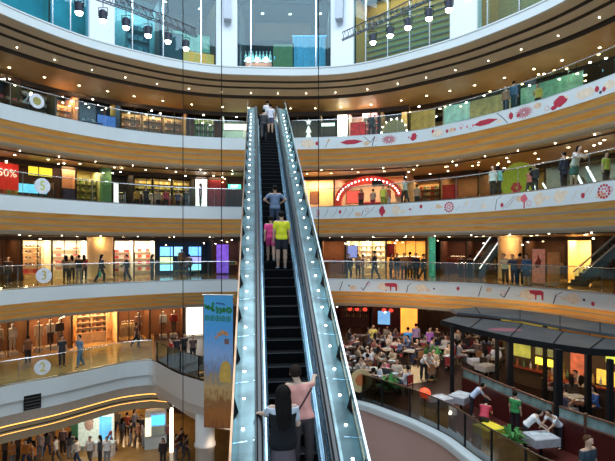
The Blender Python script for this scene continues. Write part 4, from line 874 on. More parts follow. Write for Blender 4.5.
# white lit handrails of small escalators behind the fourth gallery
for x, o, ln, lb in ((585, 1.8, 4.2, 'escalator with white glowing handrail behind the two leaning people'), (541, 3.4, 3.2, 'short escalator with white glowing handrail by the green round sign')):
    p, a = RC.at(x, o); e = empty('escalator', p, a, lb, 'escalator')
    dirv = Vector((-.80, .35, 1.02))*ln/3.2
    for s in (0, 1.0):
        oo = Vector((.0, s, 0)); MB().tube([tuple(oo+Vector((0, 0, 0))), tuple(oo+dirv)], .055, 8).build('handrail', lit((.95, .97, 1), 1.2), e)
        q = MB(); A = oo; Bv = oo+dirv; q.add([A-Vector((0, 0, .0)), Bv, Bv-Vector((0, 0, .9)), A-Vector((0, 0, .0))+Vector((-.6, .2, 0))], [(0, 1, 2, 3)]); q.build('glass_side', SGLASS, e)
    q = MB(); A = Vector((-.3, .1, .02)); q.add([A, A+Vector((0, .9, 0)), A+dirv*.9+Vector((0, .9, -.35)), A+dirv*.9+Vector((0, 0, -.35)), A+Vector((-.3, .1, 0)), A+Vector((-.3, .9, 0)), A+dirv*.9+Vector((-.1, .9, -.7)), A+dirv*.9+Vector((-.1, 0, -.7))], [(0, 1, 2, 3), (4, 7, 6, 5), (0, 3, 7, 4), (1, 5, 6, 2), (2, 6, 7, 3), (0, 4, 5, 1)])
    q.build('truss', DARK, e)
# escalator seen at the far end of the third gallery
for x, o, lb in ((578, 4.2, 'dark escalator rising beside the bright beige shop on the third gallery'), (474, 5.5, 'escalator with a white lit edge behind the third gallery')):
    p, a = RD.at(x, o); e = empty('escalator', p, a, lb, 'escalator'); up = Vector((2.6, 1.4, 3.05)) if x > 500 else Vector((1.5, 1.3, 2.6))
    for s in (-.5, .5):
        oo = Vector((-s, s, .75)); MB().tube([tuple(oo), tuple(oo+up)], .05, 6).build('handrail', P((.5, .5, .48)) if x > 500 else lit((.9, .9, .9), .7), e)
        q = MB(); q.add([oo, oo+up, oo+up-Vector((0, 0, .8)), oo-Vector((0, 0, .75))], [(0, 1, 2, 3)]); q.build('glass_side', SGLASS, e)
    q = MB()
    for k in range(14): A = Vector((0, 0, 0))+up*(k/14); q.box(A.x-.45, A.x+.45, A.y-.45, A.y+.45, max(.0, A.z-.1), A.z+.12)
    q.build('steps', P((.08, .075, .07), .4), e)
# ---- fifth gallery
b = bay(RB, -60, 20, P((.04, .02, .02)), power=9, o=4.2)
table(b, .8, -.8, 1.8, (.12, .08, .08), 'dark counter at the beginning of the fifth gallery', ('gift_box', 4, [(.5, .05, .05), (.3, .2, .1)], 1), 'on the dark counter', 'on the dark counter', 1.25)
b = bay(RB, 20, 56, P((.03, .025, .03)), power=9, o=4.2)
shelf(b, 0, .8, 2.4, [1.2, 1.8, 2.3], .4, (.08, .05, .05), 'black shelf of dark goods behind the fifth guardrail disc', ('gift_box', 6, [(.35, .04, .04), (.2, .16, .14), (.4, .4, .42)], 1.1), 'on the black shelf', 'on the black shelf')
b = bay(RB, 56, 79, P((.55, .28, .14)), power=45, o=4.2)
shelf(b, 0, 1., 1.6, [1.10, 1.50, 1.90], .4, (.6, .35, .2), 'warm lit shelf of the fifth gallery', ('gift_box', 5, [(.7, .35, .15), (.8, .6, .4)], .9), 'on the warm lit shelf', 'on the warm lit shelf')
b = bay(RB, 79, 121, P((.06, .10, .15)), power=22, col=(.7, .85, 1), o=4.2)
panel(b, .35, .3, 1.3, .9, 1.9, lit((.06, .16, .5), .6), 'display_screen', 'blue screen on the fifth gallery above the amber pillar', 'screen')
table(b, -.4, .4, 1.5, (.1, .2, .4), 'blue table on the fifth gallery', ('gift_box', 4, [(.5, .7, .8), (.1, .2, .5)], .9), 'on the blue table', 'on the blue table', 1.25)
b = bay(RB, 121, 187, P((.50, .36, .20)), power=55, mull=5, o=4.2)
for u in (-.7, -.1, .5):
    table(b, u, .6, 1.5, (.65, .5, .35), 'cream table in the long warm window, %s' % {-.7: 'end by the amber pillar', -.1: 'middle one', .5: 'end by the wire'}[u], ('folded_clothes', 4, [(.75, .6, .45), (.5, .3, .15)], 1.1), 'on the cream tables of the long warm window', 'on the cream tables', .8)
for u, n_ in ((-.66, 'end by the amber pillar'), (0, 'middle part'), (.66, 'end by the wire')):
    shelf(b, u, 1.4, 1.4, [1.1, 1.65, 2.2], .4, (.5, .38, .25), 'tall cream shelf in the long warm window, '+n_, ('folded_clothes', 6, [(.75, .6, .45), (.35, .15, .08), (.8, .7, .6), (.1, .08, .08)], 1.2), 'on the tall cream shelves', 'on the tall cream shelves')
b = bay(RB, 187, 222, P((.10, .05, .04)), power=22, o=4.2)
shelf(b, .0, .8, 1.6, [1.20, 1.70, 2.20], .4, (.2, .2, .1), 'shelf with green bottles on the fifth gallery', ('bottle', 8, [(.2, .5, .2), (.6, .65, .6)], 1.6), 'on the fifth gallery shelf', 'on the fifth gallery')
b = bay(RB, 222, 250, P((.30, .36, .34)), power=50, col=(.9, 1, .9), o=4.2)
panel(b, 0, .3, 2.0, 1.7, 2.2, lit((.95, .88, .7), 1.3), 'strip_light', 'white strip light in the grey window next to the escalator top', 'lamp')
b = bay(RB, 286, 320, P((.10, .11, .11)), power=18, mull=3, o=4.2)
b = bay(RB, 320, 336, P((.09, .10, .10)), power=14, o=4.2)
panel(b, .0, .1, 1.1, 1.9, 2.15, lit((.7, .95, .8), 1.5), 'strip_light', 'pale green strip light in the grey window', 'lamp')
b = bay(RB, 337, 348, lit((.85, .88, .80), .5), power=55, col=WHITE, depth=1.2, o=4.2)
b = bay(RB, 348, 378, P((.60, .35, .28)), power=75, col=WHITE, depth=2, o=4.2)
panel(b, -.35, .25, 1.15, .15, 2.1, mat('red_display', (.60, .02, .02), .5, emit=.35, var=.7, scale=4), 'display_wall', 'bright red display wall of the fifth gallery', 'display')
shelf(b, .55, .8, 1.2, [1.10, 1.60, 2.10, 2.60], .4, (.8, .75, .7), 'white shelf beside the red display wall', ('gift_box', 4, [(.8, .75, .7), (.6, .1, .1)], 1.1), 'on the white shelf', 'on the white shelf')
b = bay(RB, 380, 408, P((.16, .12, .06)), power=22, o=4.2)
mr = empty('round_mirror', b.p(0, .1), b.rz, 'round bronze mirror ringed by bulbs on the fifth gallery', 'mirror'); MB().cyl((0, 0, 1.15), (0, .08, 1.15), .95, n=28).build('mirror_glass', mat('bronze_mirror', (.42, .32, .14), .15, .7), mr)
for k in range(14): a = 2*math.pi*k/14; q = MB().ball((0, 0, 0), .055, 6, 4).build('bulb', LAMPC, mr); q.location = (.98*math.cos(a), -.05, 1.15+.98*math.sin(a))
b = bay(RB, 408, 446, P((.26, .20, .10)), power=35, o=7.5, mull=2)
b = bay(RB, 446, 470, P((.20, .34, .34)), power=40, o=8, col=WHITE)
shelf(b, 0, .8, 1.6, [1.20, 1.80, 2.30], .4, (.4, .55, .55), 'pale teal shelf of the fifth gallery', ('gift_box', 5, [(.6, .7, .7), (.1, .12, .12)], 1.), 'on the pale teal shelf', 'on the teal shelf')
b = bay(RB, 470, 520, P((.22, .17, .08)), power=38, o=8.5)
b = bay(RB, 520, 680, P((.26, .24, .16)), power=60, o=9, col=WHITE)
# star ornament in the grey window
p, a = RB.at(308.5, 1.8); stt = empty('star_tree_ornament', p, a, 'white star topped ornament tree in the grey window', 'ornament')
MB().lathe([(.30, .2), (.05, .9), (.22, .85), (.03, 1.35)], n=8).build('tree', lit((.9, .93, .95), .5), stt); MB().cyl((0, 0, 0), (0, 0, .3), .05).build('stem', DARK, stt)
m = MB(); m.prism([(.22*math.cos(math.pi/2+k*math.pi/5)*(1 if k % 2 == 0 else .42), 1.6+.22*math.sin(math.pi/2+k*math.pi/5)*(1 if k % 2 == 0 else .42)) for k in range(10)], -.03, .03); m.build('star', lit((1, 1, 1), 1.2), stt)
# ---- second gallery, clothes side
def LE(x0, x1, back, **k):      # the shops of the second gallery stand on the line of the gallery above
    k.setdefault('z', RE.z); return bay(RD, x0, x1, back, **k)
b = LE(-60, 28, P((.22, .10, .04)), power=55, mull=4)
mannequin(b, .72, .7, 'mannequin in white suit in the first dark framed window', (.75, .66, .5), (.6, .5, .38)); mannequin(b, .40, .8, 'mannequin in tan at the edge of the picture window', (.5, .35, .2), (.2, .1, .06))
b = LE(28, 72, P((.25, .11, .05)), power=65, mull=4)
mannequin(b, -.45, .6, 'mannequin in cream coat in the second dark framed window', (.78, .62, .40), (.7, .55, .35)); mannequin(b, .1, .7, 'mannequin in black and white in the second dark framed window', (.7, .62, .5), (.05, .04, .04)); mannequin(b, .55, .8, 'mannequin in dark jacket in the second dark framed window', (.04, .03, .03), (.45, .3, .18))
b = LE(72, 118, P((.85, .58, .30)), power=120, mull=1)
for z_, u in ((1, -.35), (1, .3)):
    shelf(b, u, 1.3, 1.1, [.8, 1.2, 1.6, 2.05], .4, (.85, .64, .38), 'glowing peach shelf in the clothes shop, %s' % ('half nearer the dark jacket mannequin' if u < 0 else 'half nearer the gold rack'), ('handbag', 6, [(.30, .10, .04), (.6, .38, .2), (.05, .03, .02)], .55), 'on the glowing peach shelves', 'on the peach shelves')
b = LE(118, 150, P((.20, .08, .03)), power=60, mull=3)
rack(b, -.5, .9, 1.4, [(.7, .5, .25), (.6, .4, .2)], 'on the gold rack', 'on the gold rack', 'clothes rack of gold garments'); mannequin(b, .35, .7, 'mannequin with terracotta coat on the second gallery', (.55, .30, .18), (.3, .12, .06))
b = LE(150, 184, P((.18, .07, .03)), power=60, mull=3)
mannequin(b, -.2, .6, 'mannequin in bright white top with crossed lapels', (.85, .78, .62), (.3, .12, .05)); mannequin(b, .45, .7, 'mannequin in crimson near the white light box', (.5, .06, .04), (.2, .1, .05))
b = LE(185, 204, WHW, power=0, depth=.4)
panel(b, 0, -.25, b.w*.94, .25, 2.75, lit((1, .96, .86), 1.3), 'light_box', 'large blank white light box beside the banner', 'light box', frame=P((.7, .4, .15)))
b = LE(204, 330, P((.10, .05, .03)), power=20)
# ---- restaurants of the second gallery beyond the cafe
b = LE(330, 372, P((.10, .025, .02)), power=20, col=(1, .45, .25), o=8, mull=4)
shelf(b, .1, 1.6, 2.6, [1.0, 1.5, 2.0], .4, (.15, .05, .03), 'dark bar shelf of bottles', ('bottle', 12, [(.3, .08, .03), (.1, .2, .1), (.5, .4, .2)], 1.2), 'on the dark bar shelf', 'on the dark bar shelf')
b = LE(372, 400, P((.08, .02, .02)), power=15, col=(1, .4, .2), o=8, mull=3)
panel(b, -.0, -1.2, 1.0, .9, 2.0, mat('blue_poster', (.20, .48, .85), .4, emit=.55, var=.4, scale=1), 'poster', 'pale blue poster standing in the cafe', 'poster')
b = LE(400, 418, mat('orange_lamp_wall', (.9, .33, .05), .5, emit=.9, var=.3, scale=1), power=25, o=8, depth=.5)
b = LE(418, 500, P((.07, .03, .018)), power=14, o=8, mull=4); 
b = LE(500, 560, P((.30, .24, .05)), power=60, col=(1, .85, .4), o=8)
b = LE(560, 700, P((.40, .22, .06)), power=60, col=(1, .7, .3), o=8, mull=4)
for x, o, c in ((350, 7.2, 1), (357, 7.2, 1), (365, 7.2, 1), (384, 7.2, 1), (391, 7.2, 1)):
    p, a = RD.at(x, o-1.6); p.z = RE.z+2.25
    l = empty('red_lantern', p, a, 'small red lantern hung along the restaurant front', 'lantern', 'red lanterns along the restaurant front')
    MB().ball((0, 0, 0), .18, 10, 6, .8).build('shade', lit((.9, .05, .03), 1.1), l); MB().cyl((0, 0, .14), (0, 0, .80), .008, n=4).build('cord', DARK, l)
# awning and white slots below the painted third gallery
awn = [0]
# ---- the lowest concourse
def gw(x, Y): return W(x, Y, H['F'])
def wallF(x0, Y0, x1, Y1, m, h=3.6):
    a, c = gw(x0, Y0), gw(x1, Y1); d = c-a; n = MB().box(0, d.length, 0, .15, 0, h); o = struct(n.build('wall_concourse', m)); o.location = a; o.rotation_euler = (0, 0, math.atan2(d.y, d.x)); return o
wallF(-60, 37.5, 80, 37.5, P((.12, .05, .03))); wallF(112, 43, 165, 43, P((.10, .05, .03))); wallF(165, 41, 260, 38, P((.05, .02, .02)))
wallF(80, 33.2, 112, 33.2, P((.45, .52, .4)))
for x, Y, pw, c in ((30, 35, 60, WARM), (95, 31.5, 90, WHITE), (125, 42, 170, (1, .72, .4)), (150, 36, 90, (1, .75, .45)), (60, 37, 60, WARM)):
    p = gw(x, Y); p.z = 3.4; area('concourse_lamp', p, 2.2, pw*.55, c)
pb = empty('poster', gw(96, 33.0), 0, 'green edged poster showing a smiling dark haired face and a blue advert', 'poster')
MB().box(-1.25, 1.25, 0, .1, .4, 3.3).build('board', lit((.62, .70, .58), .35), pb); MB().box(-1.75, -1.3, -.03, .12, .0, 3.5).build('edge_post', P((.08, .25, .12)), pb)
MB().box(.25, 1.1, -.03, 0, .9, 2.5).build('blue_advert', mat('blue_advert', (.12, .45, .8), .5, emit=.5, var=.5, scale=1.2), pb)
m = MB().lathe([(.02, -.45), (.26, -.3), (.32, 0), (.28, .3), (.05, .42)], n=16); o = m.build('face_print', P((.70, .45, .33)), pb, True); o.scale = (1, .08, 1); o.location = (-.50, -.01, 1.95)
m = MB().lathe([(.02, -.2), (.36, -.1), (.42, .15), (.34, .42), (.05, .56)], n=16); o = m.build('hair_print', BLACK, pb, True); o.scale = (1, .06, 1); o.location = (-.50, .015, 2.0)
ct = empty('counter', gw(104, 32.45), 0, 'white counter before the face poster', 'counter'); MB().box(-.7, .7, -.25, .25, 0, .9).build('body', WHW, ct); MB().box(-.75, .75, -.28, .28, .9, .96).build('counter_top', WHITEP, ct)
kp = gw(156, 34); ki = empty('information_kiosk', kp, .25, 'white information kiosk with a blue screen and glowing shelves', 'kiosk')
MB().box(-.75, .75, -.5, .5, 0, .9, .04).build('body', WHITEP, ki); MB().box(-.72, .72, -.35, .45, .9, 2.6, .04).build('cabinet', P((.80, .76, .72)), ki); MB().box(-.3, .62, -.42, -.34, 1.65, 2.35).build('screen', mat('kiosk_screen', (.06, .35, .85), .3, emit=1.6, var=.5, scale=2), ki)
MB().box(-.72, -.32, -.40, -.35, .95, 2.2).build('lit_shelf', lit((.9, .75, .45), 1.1), ki); MB().box(-.8, .8, -.55, .55, .86, .94).build('worktop', STEEL, ki); MB().box(-.3, .62, -.39, -.34, 1.0, 1.55).build('leaflet_tray', P((.45, .5, .4)), ki)
lp = gw(171.5, 33); o = MB().box(-.11, .11, -.08, .08, 0, 3.4).build('light_column', lit((1, .95, .8), 1.6)); o.location = lp; tag(o, 'thin white glowing column under the drum balcony', 'lamp')
# column carrying the drum balcony
cp = gw(205, 26.6); 
co = struct(MB().lathe([(.62, 0), (.62, .2), (.54, .24), (.54, 3.2), (.60, 3.22), (.60, 3.36), (.54, 3.38), (.54, 5.1)], n=32).build('trim_column', mat('warm_white_plaster', None), None, True)); co.location = cp
point('column_lamp', cp+Vector((.9, -.6, 3.6)), 14, (1, .8, .6), .1)
# beams of light spilling on the concourse ceiling
# ---- pillars of the galleries
def pillar(r, x, o, rad, m, h=3.07, lab='', z=None, sq=False):
    p, a = r.at(x, o)
    if z is not None: p.z = z
    o_ = (MB().box(-rad, rad, -rad, rad, 0, h) if sq else MB().lathe([(rad*1.05, 0), (rad*1.05, .12), (rad, .14), (rad, h-.2), (rad*1.04, h-.18), (rad*1.04, h)], n=24)).build('trim_pillar', m, None, not sq); o_.location = p; o_.rotation_euler = (0, 0, a); struct(o_); return p
PB = mat('beige_pillar', (.74, .52, .27), .35, var=.06)
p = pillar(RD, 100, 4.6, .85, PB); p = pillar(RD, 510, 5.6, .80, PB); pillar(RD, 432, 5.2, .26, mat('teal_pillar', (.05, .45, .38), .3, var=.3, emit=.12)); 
for x, o, pw in ((100, 3.4, 30), (510, 4.0, 60), (432, 4, 14)): q, a = RD.at(x, o); point('pillar_lamp', q+Vector((0, 0, 2.6)), pw, WARM)
pillar(RC, 105.5, 5.9, .32, mat('green_pillar', (.10, .26, .12), .4, var=.1), sq=True)
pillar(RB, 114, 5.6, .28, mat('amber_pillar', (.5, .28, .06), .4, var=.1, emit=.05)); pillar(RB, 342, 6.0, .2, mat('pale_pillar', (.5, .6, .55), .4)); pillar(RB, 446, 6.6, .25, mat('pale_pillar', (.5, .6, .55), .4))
pk, a = RD.at(538.5, 2.6)
ps = empty('advert_stand', pk, a, 'tall pink advert stand with a brown figure drawing on the third gallery', 'advert stand')
MB().box(-.36, .36, -.05, .1, .08, 2.2).build('panel', P((.72, .30, .22), .6, .12), ps); MB().box(-.45, .45, -.2, .25, 0, .08).build('base', STEEL, ps)
m = MB(); m.prism([(-.12, 1.0), (-.2, 1.3), (-.05, 1.6), (.0, 1.9), (.1, 1.6), (.2, 1.45), (.1, 1.1)], -.07, -.05); m.build('figure_drawing', P((.30, .06, .04)), ps)
pk, a = RD.at(553.5, 3.4); ps = empty('advert_stand', pk, a, 'tan advert stand next to the pink one', 'advert stand'); MB().box(-.36, .36, -.05, .1, .08, 2.0).build('panel', P((.55, .36, .16)), ps); MB().box(-.42, .42, -.2, .25, 0, .08).build('base', STEEL, ps)
# ---- top level: white columns, glazing, interior
colm = mat('pale_blue_white_column', (.74, .82, .90), .45, var=.03)
def mullion(x, w=.09, z1=6.2): p, a = RA.at(x, .25); o = struct(MB().box(-w, w, -.08, .10, 0, z1).build('window_mullion', CHROME)); o.location = p; o.rotation_euler = (0, 0, a)
for x0, x1 in ((88, 114), (216, 237.5), (331, 354), (451, 478), (-14, -2), (590, 640)):
    p, a = RA.at((x0+x1)/2, .25); w = (RA.at(x1, .25)[0]-RA.at(x0, .25)[0]).length/2
    o = struct(MB().box(-w, w, -.22, .45, 0, 6.4, .05).build('trim_column', colm)); o.location = p; o.rotation_euler = (0, 0, a)
for x, s, lb in ((228, 1, 'grey wedge shaped fin on the white column before the teal glass'), (340, -1, 'grey wedge shaped fin on the white column beside the olive door')):
    p, a = RA.at(x, -.05); o = MB().prism([(-.27, 3.05), (.25, 3.05), (.25+s*-.1, 6.3), (-.27-s*.1, 6.3)], -.55, -.02).build('fin', mat('grey_fin', (.42, .48, .55), .4, var=.05)); o.location = p; o.rotation_euler = (0, 0, a); tag(o, lb, 'fin')
for x in (52, 70, 132, 163, 201, 251, 316, 366, 388, 410, 430, 488, 520, 555): mullion(x, .03)
nwin = [0]
for x0, x1 in ((0, 52), (52, 88), (114, 132), (132, 163), (163, 201), (201, 216), (237.5, 251), (251, 316), (316, 331), (354, 366), (366, 410), (410, 451), (478, 520), (520, 590)):
    nwin[0] += 1; struct(RA.sweep('window_%d' % nwin[0], [(.26, .05), (.26, 6.2), (.29, 6.2), (.29, .05)], SGLASS, x0=x0, x1=x1, closed=True, step=4))
TEALW = mat('teal_wall', (.05, .42, .40), .3, var=.25, scale=.5); 
b = bay(RA, -60, 50, TEALW, o=1.6, depth=.6, h=5.2, power=50, col=(.7, 1, .95)); b = bay(RA, 50, 90, TEALW, o=1.6, depth=.6, h=5.2, power=36, col=(.7, 1, .95))
b = bay(RA, 112, 160, P((.25, .42, .42)), o=3, depth=2, h=5.2, power=60, col=(.8, 1, 1))
shelf(b, .2, .8, 1.6, [.8, 1.5, 2.3, 3.], .4, (.3, .4, .38), 'pale teal shelf behind the top glazing', ('gift_box', 4, [(.5, .6, .5), (.2, .3, .3)], 1.4), 'behind the top glazing', 'behind the top glazing')
b = bay(RA, 160, 216, P((.14, .09, .06)), o=.9, depth=3.5, h=5.2, power=40)
for u, lb in ((-.1, 'near the dark door'), (.35, 'middle one'), (.78, 'beside the white column')): panel(b, u, .2, 1.1, .1, 1.1, lit((.75, .32, .05), .7), 'counter', 'orange lit counter of the top floor restaurant, %s' % lb, 'counter')
panel(b, -.6, .1, 1.4, .1, 2.1, P((.10, .08, .06)), 'dark_screen', 'dark screen wall beside the orange counters', 'screen')
panel(b, .2, 1.6, 3.0, 1.6, 3.0, mat('green_backdrop', (.30, .42, .22), .5, emit=.25, var=.6, scale=2), 'back_bar', 'green glowing back bar of the top floor restaurant', 'bar')
b = bay(RA, 239, 330, P((.12, .11, .11)), o=.9, depth=4.5, h=5.2, power=38)
dr = empty('door_panel', b.p(-.04, .25), b.rz, 'olive green door panel in black frame on the top floor', 'door panel'); MB().box(-.72, .72, 0, .08, .05, 2.05).build('panel', P((.22, .19, .02), .5, .1), dr); f = MB(); f.box(-.80, -.72, -.02, .1, 0, 2.13); f.box(.72, .80, -.02, .1, 0, 2.13); f.box(-.8, .8, -.02, .1, 2.05, 2.13); f.build('frame', BLACK, dr); MB().box(-.62, -.58, -.05, 0, .9, 1.15).build('handle', CHROME, dr)
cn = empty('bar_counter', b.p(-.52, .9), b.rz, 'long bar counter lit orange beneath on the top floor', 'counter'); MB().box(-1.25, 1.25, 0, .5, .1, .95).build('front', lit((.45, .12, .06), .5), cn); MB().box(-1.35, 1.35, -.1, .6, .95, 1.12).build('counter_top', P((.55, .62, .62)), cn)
for k in range(9):
    good('bottle', b.p(-.90+.08*k, 1.2, 1.12), b.rz, (.72, .78, .6), 'cream bottle standing on the long orange bar', 'cream bottles on the long orange bar', 2.6)
for k, u in enumerate((-.82, -.62, -.42)): 
    o = MB().ball((0, 0, 0), .16, 10, 6).build('globe_lamp', LAMPC); o.location = b.p(u, .5, 1.0); tag(o, 'round white globe lamp before the orange bar', 'lamp', 'globe lamps before the orange bar')
cab = empty('curtain', b.p(.55, .5), b.rz, 'pale teal pleated curtain behind the top glazing', 'curtain'); m = MB()
for k in range(16): m.cyl((-1.15+.15*k, .05*math.sin(k*2.1), .05), (-1.15+.15*k, .05*math.sin(k*2.1), 2.7), .095, n=8)
m.build('fabric', P((.38, .55, .58)), cab); MB().cyl((-1.3, 0, 2.75), (1.3, 0, 2.75), .03).build('rod', CHROME, cab)
panel(b, -.1, 3.0, 4.5, 3.5, 4.9, mat('brown_bulkhead', (.10, .045, .02), .6, var=.3, scale=1), 'bulkhead', 'brown bulkhead with spotlights over the bar', 'bulkhead')
b = bay(RA, 355, 451, P((.95, .42, .10)), o=.9, depth=1.6, h=5.2, power=70, col=(1, .75, .4))
for k in range(10): 
    o = MB().box(-b.w/2, b.w/2, 0, .06, .3+.42*k, .38+.42*k).build('wall_slat', P((.30, .24, .18))); o.location = b.p(0, 1.5); o.rotation_euler = (0, 0, b.rz); struct(o)
fb = empty('planter', b.p(-.60, .5), b.rz, 'long planter of red flowers inside the top glazing', 'planter'); MB().box(-1.2, 1.2, -.2, .2, 0, .3).build('box', P((.3, .08, .04)), fb); m = MB()
for k in range(40): m.ball((random.uniform(-1.1, 1.1), random.uniform(-.15, .15), .32+random.uniform(0, .15)), .08, 6, 4)
m.build('flowers', P((.65, .12, .04)), fb)
b = bay(RA, 478, 560, P((.50, .28, .10)), o=.9, depth=2, h=5.2, power=110, col=(1, .75, .4)); b = bay(RA, 560, 680, P((.4, .25, .12)), o=.9, depth=2, h=5.2, power=90)
# warm grey column of pipes beside the white column
# ---- ceiling downlights
dl = MB().lathe([(.13, 0), (.13, -.02), (.10, -.025)], n=12); dl.m = 1; dl.lathe([(.095, -.02), (.095, -.03)], n=12)
dme = dl.mesh('ceiling_downlight'); dme.materials.append(STEEL); dme.materials.append(mat('downlight_glow', (1, .75, .4), emit=12, var=0, ec=(1, .80, .48))); dme.polygons.foreach_set('material_index', dl.mi)
dl2 = MB(); dl2.m = 0; dl2.lathe([(.05, 0), (.05, -.03)], n=8); dme2 = dl2.mesh('spot_dot'); dme2.materials.append(mat('dot_glow', (1, .9, .7), emit=14, var=0, ec=(1, .90, .72)))
dme3 = dme2.copy(); dme3.materials[0] = mat('dot_amber', (1, .7, .3), emit=10, var=0, ec=(1, .62, .25))
def spot(name, loc, power, col):
    l = bpy.data.lights.new(name, 'SPOT'); l.energy = power; l.color = col; l.spot_size = 2.6; l.spot_blend = .6; l.shadow_soft_size = .12
    o = bpy.data.objects.new(name, l); o.location = loc; COL.objects.link(o)
def down(r, z, o, sp, lab, grp, every=4, pw=30, col=WARM, mesh=dme, x0=-25, x1=640, nm='ceiling_downlight', sc=1):
    a, b_ = r.idx(x0, o), r.idx(x1, o); n = int((b_-a)*.25/sp)
    for k in range(n+1):
        p = r.pt(a+(b_-a)*k/max(n, 1), o, z); q = obj(nm, mesh); q.location = p; q.scale = (sc, sc, sc); tag(q, lab, 'downlight', grp)
        if every and k % every == every//2: spot('downlight_lamp', p-Vector((0, 0, .08)), pw*1.6, col)
down(RA, -1.5, 4.9, 1.5, 'amber downlight in the wide bronze soffit under the glazed top floor', 'downlights of the wide bronze soffit', 2, 34, sc=.8)
down(RA, -1.24, 2.0, 1.95, 'tiny white spot in the beige stepped cornice under the top floor', 'spots in the stepped cornice', 0, mesh=dme2, nm='spot_light', sc=.7)
for r, nm, rows in ((RB, 'fifth', (2.2, 5.2)), (RC, 'fourth', (2.2, 5.2)), (RD, 'third', (2.2, 5.0))):
    down(r, -1.98, 3.6, 1.7, 'amber downlight in the ceiling beneath the %s gallery' % nm, 'downlights beneath the %s gallery' % nm, 3, 30, sc=.8)
    down(r, -1.98, 5.6, 2.3, 'amber downlight deeper in the ceiling beneath the %s gallery' % nm, 'inner downlights beneath the %s gallery' % nm, 0, sc=.8)
    down(r, -2.01, 1.86, 2.1, 'tiny white spot on the lip beneath the %s gallery' % nm, 'lip spots beneath the %s gallery' % nm, 0, mesh=dme2, nm='spot_light', sc=.75)
for r, nm in ((RB, 'fifth'), (RC, 'fourth')):
    down(r, -1.98, 7.2, 2.0, 'amber downlight over the wide hall beneath the %s gallery' % nm, 'hall downlights beneath the %s gallery' % nm, 2, 34, x0=405)
down(RA, -1.7, 8.0, 1.8, 'white downlight over the wide hall of the fifth gallery', 'white downlights of the fifth gallery hall', 2, 40, WHITE, x0=440, sc=1.3)
down(RA, 5.28, 3.0, 1.9, 'small spot in the ceiling of the glazed top floor', 'spots of the glazed top floor', 3, 50, WHITE)
down(RA, 5.28, 6.0, 2.2, 'small spot deep in the ceiling of the glazed top floor', 'deep spots of the glazed top floor', 0)
for r, nm in ((RC, 'fourth'), (RD, 'third'), (RE, 'second')):
    for i in range(30):
        x = random.uniform(2, 236) if i % 2 else random.uniform(325 if r is not RC else 405, 612)
        rr_ = RD if r is RE else r
        p, a = rr_.at(x, random.uniform(4.2, 6.1)); p.z = r.z+random.uniform(2.45, 2.95)
        if r is RE and x > 345: p, a = rr_.at(x, random.uniform(3, 7)); p.z = r.z+random.uniform(2.0, 2.9)
        q = obj('pendant_spot', dme2 if i % 3 else dme3); q.location = p; q.scale = (1.1,)*3
        tag(q, 'pin sized hanging spot before the shops of the %s gallery' % nm, 'lamp', 'hanging spots of the %s gallery' % nm)
for i in range(26):
    x = 412+i*7.8+random.uniform(-2, 2); p, a = RB.at(x, random.uniform(2.5, 6.5), random.uniform(2.3, 2.95)); q = obj('pendant_spot', dme2 if i % 2 else dme3); q.location = p; q.scale = (1.4,)*3
    tag(q, 'small hanging lamp in the wide hall of the fifth gallery', 'lamp', 'hanging lamps of the fifth gallery hall')
for x, w_, m_, lb in ((418, 1.3, mat('amber_glow', (.45, .32, .10), .4, emit=.35, var=.6, scale=2), 'added amber glow panel in the fifth gallery hall beside the bulb ringed mirror'), (458, 1.1, mat('teal_glow', (.25, .50, .52), .4, emit=.35, var=.5, scale=2), 'added teal glow panel in the fifth gallery hall'),
    (488, 1.6, mat('olive_glow', (.30, .28, .12), .4, emit=.3, var=.6, scale=2), 'added olive glow panel behind the person in dark blue'), (550, 2.0, mat('green_glow', (.12, .32, .24), .4, emit=.3, var=.6, scale=2), 'added green glow panel at the far hall of the fifth gallery')):
    p, a = RB.at(x, 5.4); lbd = empty('added_glow_panel', p, a, lb, 'board'); MB().box(-w_, w_, 0, .08, 1.2, 2.9).build('panel', m_, lbd); MB().cyl((-w_*.8, .04, 2.9), (-w_*.8, .04, 3.5), .015, n=4).build('cord', BLACK, lbd); MB().cyl((w_*.8, .04, 2.9), (w_*.8, .04, 3.5), .015, n=4).build('cord', BLACK, lbd)  # glowing panels added in place of lit windows, to brighten the dim hall
# tiny suspended lamps of the dark shops on the fifth gallery
for i in range(34):
    x = random.uniform(2, 118) if i < 22 else random.uniform(125, 240); p, a = RB.at(x, random.uniform(3.5, 5.8), random.uniform(1.9, 2.9)); q = obj('pendant_spot', dme2); q.location = p; q.scale = (1.2,)*3
    tag(q, 'pin sized hanging spot in the dark shops of the fifth gallery', 'lamp', 'hanging spots of the fifth gallery')
# ---- the painted band: flat motifs on the white fascia
MOTC = dict(red=P((.42, .02, .05)), tan=P((.66, .46, .30)), ink=P((.05, .05, .08)), pink=P((.62, .12, .16)), sand=P((.72, .60, .46)))
def motif(r, x, poly2, c, name, ds=.004, du=0, dzz=-.40):
    i = r.idx(x, 0)
    for P2 in poly2:
        m = MB(); vs = []
        for u, z in P2: q = r.pt(i+(u+du)/.25, -ds, dzz+z); vs.append(q)
        m.add(vs, [tuple(range(len(vs)))]); o = m.build(name, MOTC[c]); o['kind'] = 'structure'
def petal(a, r0, r1, w, cx=0, cz=0):
    c, s = math.cos(a), math.sin(a); f = lambda u, v: (cx+u*c-v*s, cz+u*s+v*c); return [f(r0, -w*.3), f((r0+r1)/2, -w), f(r1, 0), f((r0+r1)/2, w), f(r0, w*.3)]
def burst(R, n, w, r0=.08, sq=1.): return [[(u, z*sq) for u, z in petal(2*math.pi*k/n, r0, R, w)] for k in range(n)]
def curve2(pts, w=.02): return [[(a[0]-w, a[1]), (a[0]+w, a[1]), (b[0]+w, b[1]), (b[0]-w, b[1])] for a, b in zip(pts[:-1], pts[1:])]
